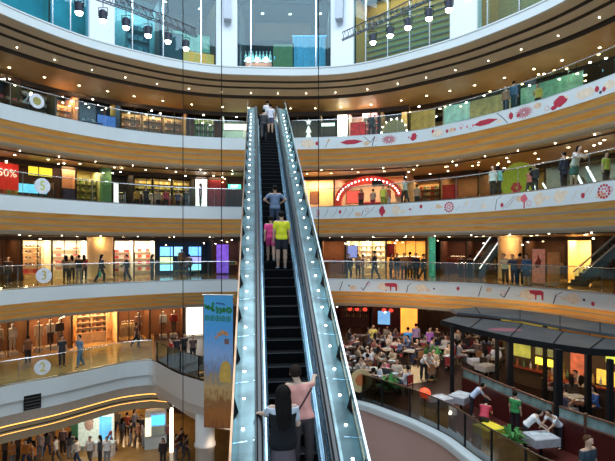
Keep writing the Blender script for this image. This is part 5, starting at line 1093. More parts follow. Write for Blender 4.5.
def blob(rx, rz, n=12, ph=0): return [[(rx*math.cos(2*math.pi*k/n)*(1+.18*math.sin(3*k+ph)), rz*math.sin(2*math.pi*k/n)*(1+.15*math.cos(2*k+ph))) for k in range(n)]]
def dots(R, n, s): return [[(R*math.cos(2*math.pi*k/n)+s*math.cos(t), R*math.sin(2*math.pi*k/n)+s*math.sin(t)) for t in np.linspace(0, 2*math.pi, 7)[:-1]] for k in range(n)]
leaf = [[(-.85, 0), (-.4, .16), (.2, .17), (.8, .02), (.2, -.15), (-.4, -.16)]]
cow = [[(-.5, .1), (-.3, .22), (.35, .25), (.5, .15), (.48, -.3), (.38, -.3), (.36, -.02), (.1, -.04), (.08, -.3), (0, -.3), (-.02, -.02), (-.2, 0), (-.24, -.3), (-.34, -.3), (-.38, 0)]]
# fifth gallery
motif(RB, 352, leaf, 'red', 'leaf_motif'); motif(RB, 389, burst(.62, 16, .045, sq=.6), 'red', 'flower_motif'); motif(RB, 308, blob(.5, .3), 'sand', 'blot_motif'); motif(RB, 317, blob(.12, .14), 'red', 'berry_motif')
motif(RB, 372, curve2([(-.6, .35), (-.1, -.1), (.2, .3), (.0, -.35), (.4, -.3)], .03), 'ink', 'twig_motif'); motif(RB, 328, curve2([(-.2, -.3), (0, .1), (.1, .3)]), 'ink', 'twig_motif')
motif(RB, 413, blob(.32, .25, ph=2), 'red', 'petal_motif'); motif(RB, 437, blob(.4, .25), 'sand', 'blot_motif'); motif(RB, 447, blob(.1, .12), 'red', 'berry_motif'); motif(RB, 486, leaf, 'red', 'leaf_motif')
for x in (455, 461, 467, 473): motif(RB, x, blob(.06, .08), 'pink', 'dab_motif')
motif(RB, 503, curve2([(-.4, .38), (0, 0), (.3, -.35)], .03), 'ink', 'twig_motif'); motif(RB, 524, burst(.62, 18, .04, sq=.62), 'red', 'flower_motif'); motif(RB, 511, blob(.14, .2), 'red', 'petal_motif')
motif(RB, 560, blob(.38, .26, ph=1), 'red', 'petal_motif'); motif(RB, 554, blob(.2, .12, ph=2), 'red', 'petal_motif', dzz=-.62); motif(RB, 585, blob(.5, .24, ph=3), 'sand', 'blot_motif'); motif(RB, 597, blob(.12, .14), 'red', 'berry_motif'); motif(RB, 609, blob(.3, .2), 'sand', 'blot_motif'); motif(RB, 600.5, blob(.08, .08), 'ink', 'berry_motif', dzz=-.6)
# fourth gallery
for x, q, n in ((316.5, .22, 9), (449, .26, 12), (604, .26, 12)):
    motif(RC, x, dots(q, n, .062), 'red', 'dot_flower_motif'); motif(RC, x, dots(q*.45, 6, .05), 'pink', 'dot_flower_motif')
for x in (327, 336, 345, 352): motif(RC, x, curve2([(-.3, -.3), (0, 0), (.1, .3)], .012), 'ink', 'stem_motif')
motif(RC, 370, curve2([(-.5, -.35), (0, 0), (.35, .3)], .02), 'ink', 'stem_motif'); motif(RC, 362, curve2([(-.05, -.3), (.1, .1)], .02), 'ink', 'stem_motif'); motif(RC, 382, blob(.22, .3, ph=1), 'red', 'tree_motif'); motif(RC, 382.5, curve2([(0, -.38), (0, 0)], .03), 'red', 'tree_motif')
motif(RC, 396, blob(.3, .32), 'sand', 'blot_motif'); motif(RC, 410, blob(.10, .05), 'red', 'dab_motif'); motif(RC, 524, blob(.2, .2, ph=1), 'pink', 'tree_motif', dzz=-.3); motif(RC, 524, curve2([(0, -.38), (.02, 0)], .04), 'red', 'tree_motif')
motif(RC, 500, curve2([(-.3, -.35), (-.2, .2), (.1, .35)], .018), 'ink', 'stem_motif'); motif(RC, 508, curve2([(-.3, -.3), (.4, .3)], .012), 'ink', 'stem_motif'); motif(RC, 513, curve2([(-.4, -.3), (.3, .3)], .012), 'ink', 'stem_motif')
for x in (463, 472, 481): motif(RC, x, curve2([(-.1, -.3), (.2, .25)], .01), 'tan', 'stem_motif')
motif(RC, 539, blob(.28, .32, ph=2), 'sand', 'blot_motif'); motif(RC, 559, blob(.3, .28, ph=1), 'sand', 'blot_motif'); motif(RC, 556, blob(.10, .07), 'red', 'dab_motif'); motif(RC, 584, curve2([(-.1, -.2), (.25, .25)], .02), 'tan', 'stem_motif')
# third gallery
motif(RD, 390, cow, 'red', 'cow_motif', dzz=-.38); motif(RD, 535, cow, 'red', 'cow_motif', dzz=-.36); motif(RD, 383, blob(.42, .28), 'sand', 'blot_motif', ds=.002); motif(RD, 528, blob(.5, .3), 'sand', 'blot_motif', ds=.002)
motif(RD, 341, curve2([(-.1, -.35), (.12, .3)], .03), 'ink', 'letter_stroke_motif'); motif(RD, 364, curve2([(-.2, -.1), (-.05, -.3), (.35, .35)], .035), 'ink', 'letter_stroke_motif'); motif(RD, 408, curve2([(-.1, -.35), (.0, .1), (.25, .3)], .03), 'ink', 'letter_stroke_motif')
motif(RD, 480, curve2([(-.1, -.35), (.1, .3)], .03), 'ink', 'letter_stroke_motif'); motif(RD, 504, curve2([(-.25, -.1), (0, -.3), (.35, .35)], .04), 'ink', 'letter_stroke_motif'); motif(RD, 556, curve2([(-.15, -.38), (.0, .1), (.35, .3)], .035), 'ink', 'letter_stroke_motif'); motif(RD, 557, curve2([(-.15, .02), (.3, .05)], .035), 'ink', 'letter_stroke_motif')
motif(RD, 421, blob(.4, .26, ph=2), 'sand', 'blot_motif'); motif(RD, 573, blob(.42, .28, ph=1), 'sand', 'blot_motif'); motif(RD, 584, blob(.08, .07), 'ink', 'dab_motif'); motif(RD, 434, blob(.07, .06), 'ink', 'dab_motif'); motif(RD, 349, blob(.06, .06), 'ink', 'dab_motif')
for r, xs, k0 in ((RB, np.arange(300, 612, 9.5), 1), (RC, np.arange(322, 612, 9.0), 2), (RD, np.arange(338, 612, 15.0), 3)):
    for n_, x in enumerate(xs):
        q = (n_*7+k0*3) % 9; dz_ = -.40+.16*math.sin(n_*2.3+k0)
        if q in (0, 4): motif(r, x, curve2([(-.12, -.22), (.02, .02), (.14, .22)], .012), 'tan', 'stem_motif', ds=.003, dzz=dz_)
        elif q in (1, 6): motif(r, x, blob(.16, .11, ph=n_), 'sand', 'blot_motif', ds=.002, dzz=dz_)
        elif q == 2: motif(r, x, blob(.10, .12, ph=n_), 'red', 'petal_motif', ds=.005, dzz=dz_)
        elif q == 3: motif(r, x, curve2([(-.2, .1), (0, -.05), (.2, .12)], .010), 'ink', 'twig_motif', ds=.003, dzz=dz_)
        elif q == 5: motif(r, x, burst(.17, 9, .02), 'pink', 'flower_motif', ds=.005, dzz=dz_)
        elif q == 7: motif(r, x, blob(.24, .15, ph=n_), 'tan', 'blot_motif', ds=.002, dzz=dz_)
# ---- numbered discs on the guardrails
for r, x, ch, rad, lb in ((RB, 37, '0', .42, 'round olive centred disc on the fifth guardrail'), (RC, 42.5, '5', .44, 'round white disc with a green 5 on the fourth guardrail'), (RD, 44, '3', .44, 'round white disc with an olive 3 on the third guardrail'), (RE, 42.5, '2', .42, 'round lilac disc with a yellow 2 on the second guardrail')):
    p, a = r.at(x, .04, .68); d = empty('numbered_disc', p, a, lb, 'sign'); MB().cyl((0, 0, 0), (0, .02, 0), rad, n=28).build('disc', P((.66, .70, .76)), d)
    if ch == '0': MB().cyl((0, -.01, 0), (0, .0, 0), rad*.55, n=20).build('disc_centre', P((.33, .30, .08)), d); m = MB(); words('2', d, .95, (.14, .19, .19), (-.62, -.01, 0))
    else: words(ch, d, .72, {'5': (.50, .58, .08), '3': (.50, .42, .06), '2': (.62, .55, .08)}[ch], (0, -.012, 0))
# ---- black vent plate on the second gallery fascia
p, a = RE.at(32.5, .02, -1.15); v = empty('vent_plate', p, a, 'black square vent plate on the white fascia of the second gallery', 'vent'); MB().box(-.42, .42, -.03, .05, -.38, .42).build('plate', BLACK, v)
for k in range(4): MB().box(-.38, .38, -.045, -.03, -.30+.18*k, -.27+.18*k).build('slat', P((.08, .08, .08)), v)
# white slots beneath the painted third gallery
for k, x in enumerate((343, 349, 356, 428, 436, 444, 452, 516, 522, 529, 536, 543)):
    p, a = RD.at(x, 2.15, -1.98); o = MB().box(-.13, .13, -.0, .1, -.28, -.02).build('vent_slot', P((.02, .02, .02))); o.location = p; o.rotation_euler = (0, 0, a); tag(o, 'small black vent square in the strip beneath the painted third gallery', 'vent', 'vents beneath the painted third gallery')
# ---- wires and the hanging banner
for x, Y, y0, y1, lb in ((183, 23.5, -30, 432, 'thin dark steel wire hanging from top to the drum balcony'), (221.5, 22.05, -30, 294, 'thin dark steel wire carrying the blue banner'), (318.5, 24, -30, 262, 'thin dark steel wire on the painted side of the escalator')):
    o = MB().cyl(W(x, Y, y=y0), W(x, Y, y=y1), .022, n=6).build('hanging_wire', BLACK); tag(o, lb, 'wire')
bp = W(218.3, 22, h=0); top = W(218, 22, y=295).z; bot = W(218, 22, y=428).z; hgt = top-bot
bn = empty('hanging_banner', (bp.x, 22, bot), -.12, 'tall hanging banner, blue sky with green lettering above an orange harvest scene', 'banner')
bw = .70
def bmat():
    m = mat('banner_print', (.2, .4, .7), .6, var=0); nt = m.node_tree; b_ = nt.nodes['Principled BSDF']; tc = nt.nodes.new('ShaderNodeTexCoord'); sx = nt.nodes.new('ShaderNodeSeparateXYZ'); nt.links.new(tc.outputs['Generated'], sx.inputs[0])
    no = nt.nodes.new('ShaderNodeTexNoise'); no.inputs['Scale'].default_value = 16; no.inputs['Detail'].default_value = 5; nt.links.new(tc.outputs['Generated'], no.inputs[0])
    ad = nt.nodes.new('ShaderNodeMath'); ad.operation = 'MULTIPLY_ADD'; ad.inputs[1].default_value = .34; nt.links.new(no.outputs[0], ad.inputs[0]); nt.links.new(sx.outputs[2], ad.inputs[2])
    cr = nt.nodes.new('ShaderNodeValToRGB'); e = cr.color_ramp.elements; e[0].position = .1; e[0].color = (.22, .06, .015, 1); e[1].position = 1.0; e[1].color = (.08, .42, .78, 1)
    for ps_, c in ((.28, (.42, .14, .02, 1)), (.36, (.30, .12, .03, 1)), (.46, (.62, .38, .14, 1)), (.55, (.38, .28, .16, 1)), (.60, (.20, .27, .42, 1)), (.72, (.30, .46, .75, 1)), (.9, (.08, .38, .80, 1))): k = e.new(ps_); k.color = c
    nt.links.new(ad.outputs[0], cr.inputs[0]); nt.links.new(cr.outputs[0], b_.inputs['Base Color']); return m
MB().box(-bw, bw, 0, .03, 0, hgt).build('cloth', bmat(), bn); MB().cyl((-bw-.03, .015, hgt), (bw+.03, .015, hgt), .03).build('top_rod', STEEL, bn)
GRN = P((.02, .22, .05)); NVY = P((.03, .06, .22))
def strokes(name, m_, L, w, y=-.012):
    m = MB()
    for pts in L:
        for (a, c), (d, e) in zip(pts[:-1], pts[1:]):
            dx, dz = d-a, e-c; l = math.hypot(dx, dz) or 1; nx, nz = -dz/l*w, dx/l*w; m.prism([(a+nx, c+nz), (a-nx, c-nz), (d-nx, e-nz), (d+nx, e+nz)], y, 0)
    m.build(name, m_, bn)
zt_ = hgt
strokes('small_title', NVY, [[(-.12, zt_-.42), (.0, zt_-.36), (.1, zt_-.42), (.2, zt_-.40), (.32, zt_-.45)]], .025)
strokes('script_title', GRN, [[(-.66, zt_-.45), (-.58, zt_-.62), (-.45, zt_-.5), (-.52, zt_-.66), (-.3, zt_-.6)], [(-.25, zt_-.35), (-.3, zt_-.75), (-.15, zt_-.7)], [(-.12, zt_-.55), (0, zt_-.72), (-.08, zt_-.85)],
    [(.05, zt_-.6), (.15, zt_-.72), (.08, zt_-.88)], [(.22, zt_-.6), (.35, zt_-.7), (.25, zt_-.8), (.22, zt_-.62)], [(.42, zt_-.6), (.6, zt_-.62), (.62, zt_-.8), (.45, zt_-.8), (.42, zt_-.62)]], .052)
L = []
for k in range(5):
    x = -.55+.26*k; z = zt_-1.08-.01*k; L += [[(x-.09, z+.1), (x+.09, z+.1)], [(x-.09, z), (x+.09, z)], [(x, z+.15), (x, z-.12)], [(x-.09, z+.1), (x-.09, z-.1), (x+.09, z-.1), (x+.09, z+.1)]]
strokes('character_title', P((.03, .26, .14)), L, .018)
m = MB()
for cx_, cz_, rx in ((.05, zt_-1.85, .12), (.22, zt_-1.75, .14), (.38, zt_-1.82, .12), (-.1, zt_-2.0, .08)): m.prism([(cx_+rx*math.cos(t), cz_+rx*.8*math.sin(t)) for t in np.linspace(0, 2*math.pi, 12)[:-1]], -.008, 0)
m.build('flying_picture', P((.60, .30, .15)), bn); MB().box(.3, .52, -.008, 0, zt_-2.3, zt_-2.05).build('basket_picture', P((.22, .12, .10)), bn)
m = MB(); m.prism([(.1, zt_-4.1), (.05, zt_-3.7), (.12, zt_-3.3), (.25, zt_-3.1), (.45, zt_-3.1), (.6, zt_-3.3), (.62, zt_-4.1)], -.008, 0); m.build('harvest_picture', P((.68, .42, .08)), bn)
# ---- truss of stage lamps inside the glazed top
def spotcan(x, y, Y, s, label, grp):
    p = W(x, Y, y=y); r = empty('stage_lamp', p, 0, label, 'lamp', grp)
    MB().lathe([(.16*s, -.05), (.20*s, 0), (.20*s, .42), (.12*s, .5)], n=14).build('housing', mat('navy_lamp_housing', (.025, .03, .05), .3, var=.1), r, False)
    hs_ = r.children[0] if r.children else r
    MB().lathe([(.02, -.17*s), (.14*s, -.13*s), (.185*s, -.02), (.185*s, .02)], n=14).build('lens', LAMPC, r, True)
    m = MB(); m.tube([(-.23*s, 0, .2), (-.23*s, 0, .62), (.23*s, 0, .62), (.23*s, 0, .2)], .018, 5); m.cyl((0, 0, .62), (0, 0, .9), .02, n=5); m.build('yoke', BLACK, r)
    l = bpy.data.lights.new('stage_beam', 'SPOT'); l.energy = 140; l.color = (.92, .96, 1); l.spot_size = 1.3; l.shadow_soft_size = .15; q = bpy.data.objects.new('stage_beam', l); COL.objects.link(q); q.location = p-Vector((0, 0, .3)); return p
Lp = [(79, 12, 22.6), (103, 20, 23.8), (126, 27, 25), (148, 35, 26.2), (168, 41, 27.4), (186, 48, 28.4)]; Rp = [(373, 42, 28.4), (390, 35, 27.4), (408, 27, 26.2), (429, 18, 25), (449, 9, 23.8), (468, -2, 22.6)]
for grp, pts, wd_ in (('left', Lp, 'over the teal glazing'), ('right', Rp, 'over the slatted golden wall')):
    tops = [spotcan(x, y, Y, .98, 'black stage lamp with glowing white lens %s' % wd_, 'stage lamps '+wd_)+Vector((0, 0, .9)) for x, y, Y in pts]
    a0, a1 = tops[0], tops[1]; z0, z1 = tops[-1], tops[-2]
    pth = [a0+(a0-a1)*2, a0+(a0-a1)]+tops+[z0+(z0-z1)*.6]
    tr = empty('lighting_truss', tops[2], 0, 'curved grey lighting truss %s' % wd_, 'truss'); I = Vector(tops[2])
    for nm, off in (('chord', Vector((0, 0, 0))), ('chord', Vector((0, 0, .55))), ('chord', Vector((0, .5, .3)))):
        MB().tube([p+off-I for p in pth], .035, 6).build(nm, mat('truss_grey', (.10, .12, .15), .35, .5), tr)
    m = MB()
    for p, q in zip(pth[:-1], pth[1:]):
        for k in range(3):
            A = p+(q-p)*k/3-I; C_ = p+(q-p)*(k+.5)/3-I; D_ = p+(q-p)*(k+1)/3-I
            for u, v in ((A, C_+Vector((0, 0, .55))), (C_+Vector((0, 0, .55)), D_), (A, C_+Vector((0, .5, .3))), (C_+Vector((0, .5, .3)), D_), (A+Vector((0, 0, .55)), C_+Vector((0, .5, .3)))): m.cyl(u, v, .018, n=4)
    m.build('lacing', mat('truss_grey', None), tr)
    for k in (1, 4): MB().cyl(tops[k]+Vector((0, 0, .55))-I, tops[k]+Vector((0, 0, 5))-I, .02, n=5).build('suspension_cable', BLACK, tr)
# ---------------------------------------------------------------- the cafe on the second gallery
ZE = RE.z
def fe(x, y): return floor_at(x, y, H['E'])
# canopy on dark posts
def cpt(x, y, h): Y = h*F/(CY-y); return Vector(((x-CX)/F*Y, Y, EYE+h))
HC = -3.78
cano = empty('canopy', (8, 20, ZE), 0, 'wide dark grey flat canopy with a faint red oval, on black posts over the cafe', 'canopy'); CI = Vector((8, 20, ZE))
def sheet(name, pts, z, th, m):
    n = len(pts); vs = [Vector((x, y, z))-CI for x, y in pts]+[Vector((x, y, z-th))-CI for x, y in pts]; q = MB(); q.add(vs, [tuple(range(n)), tuple(range(2*n-1, n-1, -1))]+[(i, n+i, n+(i+1) % n, (i+1) % n) for i in range(n)]); return q.build(name, m, cano)
CAN = mat('slate_canopy', (.055, .066, .075), .55, var=.25, scale=.8)
fr = [cpt(441, 320.5, HC), cpt(470, 328, HC), cpt(510, 337, HC), cpt(553, 344, HC), cpt(590, 349, HC), cpt(640, 352, HC)]
md = [cpt(455, 316, HC), cpt(480, 318, HC), cpt(520, 323, HC), cpt(560, 330.5, HC), cpt(600, 337, HC), cpt(655, 344, HC)]
bk = [cpt(450, 313.5, HC), cpt(475, 311, HC), cpt(520, 314, HC), cpt(560, 320, HC), cpt(600, 327, HC), cpt(660, 336, HC)]
xy = lambda L: [(p.x, p.y) for p in L]
sheet('lower_sheet', xy(fr)+xy(md)[::-1], EYE+HC, .16, CAN); sheet('upper_sheet', [(a+.0, c-.25) for a, c in xy(md)]+xy(bk)[::-1], EYE+HC+.22, .12, CAN)
sheet('front_fascia', [(a, c-.05) for a, c in xy(fr)]+[(a, c+.06) for a, c in xy(fr)][::-1], EYE+HC+.02, .24, BLACK)
for k in range(1, 5):
    a, c = fr[k], md[k]; a2 = a+(c-a)*.02; q = MB(); q.cyl(Vector((a.x, a.y, EYE+HC+.005))-CI, Vector((c.x, c.y-.25, EYE+HC+.005))-CI, .03, n=4); q.build('seam', BLACK, cano)
    a, c = md[k], bk[k]; q = MB(); q.cyl(Vector((a.x, a.y, EYE+HC+.225))-CI, Vector((c.x, c.y, EYE+HC+.225))-CI, .03, n=4); q.build('seam', BLACK, cano)
oc = cpt(505, 330, HC)+Vector((0, 0, .012))-CI; q = MB(); q.add([oc+Vector((.75*math.cos(t), .42*math.sin(t), 0)) for t in np.linspace(0, 2*math.pi, 25)[:-1]], [tuple(range(24))]); q.build('oval_mark', P((.26, .09, .11)), cano)
for x, Y, rr in ((452, 22.4, .08), (510, 20.6, .11), (558, 17.4, .12), (610, 15.9, .08), (497, 24, .08), (545, 22.5, .08), (588, 19.5, .10)):
    p = W(x, Y, H['E']); MB().box(p.x-CI.x-rr, p.x-CI.x+rr, p.y-CI.y-rr, p.y-CI.y+rr, 0, EYE+HC-ZE-.1).build('post', BLACK, cano)
for x, Y, pw in ((470, 25.5, 26), (500, 22.5, 20), (540, 21.5, 34), (590, 20, 40), (575, 18, 16), (520, 26, 30)):
    point('canopy_lamp', W(x, Y, H['E']+3.2), pw, (1, .66, .36), .12)
wa, wc = W(505, 26, H['E']), W(650, 20.2, H['E']); wd2 = wc-wa
bb = empty('bar_backdrop', wa, math.atan2(wd2.y, wd2.x), 'long dark bar wall with yellow glowing panels under the canopy', 'bar')
MB().box(0, wd2.length, 0, .12, 0, 3.1).build('wall_panel', P((.09, .05, .02)), bb)
for k, (u0, u1, z0, z1, c, e) in enumerate(((.3, 1.5, 1.5, 2.6, (.40, .38, .06), .5), (1.8, 3.2, 1.3, 1.65, (.95, .75, .05), 1.6), (1.8, 3.2, 1.8, 2.7, (.28, .26, .08), .35), (3.6, 4.4, 1.2, 2.4, (.5, .12, .05), .5), (4.8, 6.2, 1.0, 1.7, (.75, .42, .06), .8), (6.6, 8.6, 1.1, 1.8, (.70, .42, .08), .8), (5.2, 6.0, 2.1, 2.5, (.5, .6, .08), .7), (9, 10.4, .8, 1.8, (.6, .3, .06), .6))):
    MB().box(u0, min(u1, wd2.length), -.06, 0, z0, z1).build('glowing_panel', mat('bar_panel_%d' % k, c, .5, emit=e, var=.6, scale=2.2), bb)
for k in range(24): good('bottle', Matrix.Translation(wa) @ Matrix.Rotation(bb.rotation_euler.z, 4, 'Z') @ Vector((.5+.38*k, -.22, 1.02)), 0, [(.7, .65, .55), (.5, .15, .05), (.15, .3, .12)][k % 3], '%s bottle on the bar ledge under the canopy' % CN([(.7, .65, .55), (.5, .15, .05), (.15, .3, .12)][k % 3]), '%s bottles on the bar ledge' % CN([(.7, .65, .55), (.5, .15, .05), (.15, .3, .12)][k % 3]), 1.3)
MB().box(0.3, wd2.length-.3, -.40, -.0, .95, 1.02).build('ledge', P((.30, .05, .03), .3), bb)
# low partition with frosted glass strip
pa = [Vector((7.5, 22.6, ZE)), Vector((7.9, 21.4, ZE)), Vector((8.55, 19.4, ZE)), Vector((9.2, 17.5, ZE)), Vector((9.75, 16.4, ZE)), Vector((10.4, 15.2, ZE)), Vector((11.2, 13.8, ZE))]
OXB = mat('oxblood_panel', (.075, .010, .008), .4, var=.2, scale=1.5); FRO = mat('frosted_strip', (.17, .25, .24), .25, var=.6, scale=2)
par = empty('partition', pa[2], 0, 'long oxblood partition topped by frosted glass strips across the cafe', 'partition')
def seg(a, b, z0, z1, th, name, m, par_):
    d = b-a; L_ = d.length; q = MB().box(0.02, L_-.02, -th/2, th/2, z0, z1); o = q.build(name, m, par_); o.location = a-par_.location; o.rotation_euler = (0, 0, math.atan2(d.y, d.x)); return o
for a, b_ in zip(pa[:-1], pa[1:]):
    seg(a, b_, 0, 1.12, .10, 'wood_panel', OXB, par); seg(a, b_, 1.16, 1.52, .03, 'frosted_strip', FRO, par); seg(a, b_, 1.52, 1.57, .08, 'top_rail', P((.16, .07, .04)), par); seg(a, b_, 1.10, 1.16, .12, 'ledge', P((.16, .06, .04)), par)
q = MB()
for a in pa: q.box(a.x-par.location.x-.05, a.x-par.location.x+.05, a.y-par.location.y-.05, a.y-par.location.y+.05, 0, 1.6)
q.build('posts', P((.12, .05, .03)), par)
# carpet between rail and partition
cr_ = MB(); cr_.add([Vector((3.6, 21.8, ZE+.01)), Vector((5.9, 18.2, ZE+.01)), Vector((6.6, 14, ZE+.01)), Vector((11, 13.6, ZE+.01)), Vector((7.4, 22.5, ZE+.01)), Vector((5.2, 24, ZE+.01))], [(0, 1, 2, 3, 4, 5)]); tag(cr_.build('carpet', REDFL), 'dark oxblood carpet between guardrail and partition', 'carpet')
# furniture prototypes
def mk_table(c=(.06, .03, .02)):
    r = empty('cafe_table', (0, 0, 0), 0, 'x', 'table'); MB().box(-.36, .36, -.36, .36, .72, .76, .01).build('table_top', paint(c, .35), r); MB().cyl((0, 0, .03), (0, 0, .72), .035, n=8).build('pedestal', BLACK, r); MB().box(-.22, .22, -.22, .22, 0, .03, .01).build('foot', BLACK, r); return Kind(r)
def mk_chair(c, arm=False):
    r = empty('cafe_chair', (0, 0, 0), 0, 'x', 'chair'); m_ = paint(c, .5); MB().box(-.21, .21, -.21, .21, .43, .48, .02).build('seat', m_, r); MB().box(-.2, .2, .19, .225, .55, .92, .01).build('backrest', m_, r)
    for a in (-1, 1):
        MB().box(a*.19-.018, a*.19+.018, -.2, -.165, 0, .43).build('leg', DARK, r); MB().box(a*.19-.018, a*.19+.018, .185, .22, 0, .90).build('leg', DARK, r)
    return Kind(r)
TB, TW = mk_table(), mk_table((.45, .33, .22)); CHD, CHR, CHT = mk_chair((.035, .018, .012)), mk_chair((.25, .02, .02)), mk_chair((.26, .12, .05))
pl = MB().lathe([(.06, 0), (.12, .012), (.125, .016)], n=12); plm = pl.mesh('plate'); plm.materials.append(WHITEP)
cpm = MB().lathe([(.03, 0), (.04, .08), (.042, .085)], n=8).mesh('cup'); cpm.materials.append(WHITEP)
npm = MB().box(-.17, .17, -.12, .12, 0, .008, .0).mesh('menu_sheet'); npm.materials.append(WHITEP)
TOPC = [((.03, .03, .035), 'black'), ((.68, .68, .70), 'white'), ((.35, .10, .08), 'brick'), ((.10, .12, .20), 'navy'), ((.30, .28, .27), 'grey'), ((.45, .33, .20), 'tan'), ((.10, .05, .04), 'brown'), ((.55, .48, .40), 'beige')]
used_lab = {}
def uniq(s): return s      # look-alikes get their place in the row at the end
# tables: (x, y of its foot, seats, zone, special top colours)
T_ = [(352, 371, 2, 'by the escalator parapet', None), (366, 362, 3, 'by the blue poster', None), (371, 384, 2, 'beside the guardrail', ['pink', None]), (384, 374, 3, 'in the dim middle of the cafe', None), (379, 352, 3, 'under the red lanterns', None),
      (398, 358, 3, 'before the orange wall', None), (411, 364, 3, 'before the orange wall', None), (360, 347, 2, 'under the red lanterns', None), (394, 391, 3, 'beside the guardrail', ['beige', None, None]), (424, 355, 2, 'before the orange wall', None),
      (443, 360, 3, 'at the canopy end', None), (458, 352, 3, 'at the canopy end', None), (471, 364, 3, 'under the dark canopy', None), (486, 356, 3, 'under the dark canopy', None), (492, 372, 2, 'under the dark canopy', None), (503, 362, 2, 'under the dark canopy', None),
      (521, 368, 3, 'beside the thick black post', ['red', None, None]), (533, 377, 2, 'beside the thick black post', None), (548, 366, 2, 'before the yellow counter', None), (566, 403, 3, 'behind the frosted strips', None), (586, 404, 2, 'behind the frosted strips', None),
      (580, 421, 2, 'behind the frosted strips', ['blue', None]), (432, 378, 2, 'at the open tan floor', None)]
T_ += [(350, 384, 2, 'by the escalator parapet', None), (360, 376, 3, 'by the escalator parapet', None), (372, 369, 3, 'by the blue poster', None), (388, 362, 2, 'in the dim middle of the cafe', None), (392, 376, 2, 'in the dim middle of the cafe', None), (379, 394, 2, 'beside the guardrail', None), (350, 360, 2, 'by the escalator parapet', None), (403, 349, 3, 'before the orange wall', None), (389, 347, 3, 'under the red lanterns', None), (434, 350, 3, 'at the canopy end', None), (449, 370, 2, 'at the canopy end', None), (466, 347, 3, 'under the dark canopy', None), (497, 349, 2, 'under the dark canopy', None)]
COLN = {'pink': (.75, .06, .28), 'red': (.50, .03, .03), 'blue': (.03, .12, .45), 'beige': (.55, .45, .35), 'green': (.06, .35, .10)}
for ti, (x, y, ns, zone, sp) in enumerate(T_):
    p = fe(x, y); a0 = random.uniform(0, 1.5); (TW if ti % 4 == 2 else TB).put(p, a0, uniq('%s square pedestal table %s' % ('tan' if ti % 4 == 2 else 'dark', zone)), sc=1.1)
    for k in range(2 if ti % 2 else 3):
        o = obj('plate', plm) if k < 2 else obj('cup', cpm); o.location = p+Vector((.2*math.cos(a0+2*k), .2*math.sin(a0+2*k), .838)); o.scale = (1.4,)*3; tag(o, 'white %s on a cafe table %s' % ('plate' if k < 2 else 'cup', zone), 'plate' if k < 2 else 'cup', 'white %s %s' % ('plates' if k < 2 else 'cups', zone))
    for k in range(ns):
        a = a0+2*math.pi*k/ns+random.uniform(-.2, .2); rr = .78; q = p+Vector((math.cos(a)*rr, math.sin(a)*rr, 0)); rz = a-math.pi/2
        [CHD, CHR, CHT][(ti+k) % 3].put(q, rz+0, uniq('%s cafe chair %s' % (['dark brown', 'dark red', 'tan'][(ti+k) % 3], zone)), sc=1.12)
        if (ti*7+k*3) % 9 == 0: continue
        c, n = TOPC[random.randrange(8)]
        if sp and k < len(sp) and sp[k]: n = sp[k]; c = COLN[n]
        qq = q+Vector((0, 0, 0)); 
        person(q, rz, 'sit' if (ti+k) % 2 else 'chat', uniq('person in %s top seated %s' % (n, zone)), top=c, bot=[BK, GY, NV][k % 3], hair='long' if (ti+k) % 3 == 0 else 'short', tt='tee' if k % 2 else 'long', size=1.13)
# people standing or walking in the cafe
for x, y, ps, c, lb, rz in ((424, 381, 'bend', (.75, .75, .74), 'waiter in white shirt bending on the open tan floor', .3), (526, 449, 'bend', (.80, .80, .80), 'waiter in white shirt serving the table by the black post', 1.2), (558, 449, 'bend', (.78, .8, .82), 'second waiter in white shirt and black apron by the black post', -1.2),
    (472, 417, 'bend', (.52, .62, .78), 'person in pale blue shirt bending over the white covered table', 1.4), (515, 434, 'stand', (.05, .34, .10), 'person in bright green shirt beside the partition', 2.2), (408, 357, 'stand', (.04, .25, .60), 'person in blue shirt standing before the orange wall', 3.0),
    (588, 513, 'stand', (.03, .05, .07), 'brown haired person in dark teal top at the lower cafe corner', .4), (416, 352, 'stand', (.45, .3, .5), 'person in lilac standing by the orange wall', 2.8), (430, 357, 'stand', (.35, .12, .45), 'person in purple by the open tan floor', .2),
    (484, 441, 'bend', (.50, .03, .06), 'person in red bending over the yellow cloth', 2.6), (373, 353, 'phone', (.7, .6, .12), 'person in yellow standing under the lanterns', .2), (464, 352, 'stand', (.02, .02, .02), 'person in black standing at the canopy end', 0), (482, 350, 'stand', (.55, .4, .25), 'person in tan standing beneath the canopy', .4),
    (547, 385, 'stand', (.03, .03, .04), 'person in black beside the third black post', 2), (538, 373, 'stand', (.30, .30, .33), 'person in grey behind the frosted strip', .3)):
    person(fe(x, y), rz, ps, lb, top=c, bot=BK, tt='tee', hair='short', hc=2 if x == 588 else 0, size=1.25 if x == 588 else .97 if x in (526, 558, 472, 515, 484) else 1.15)
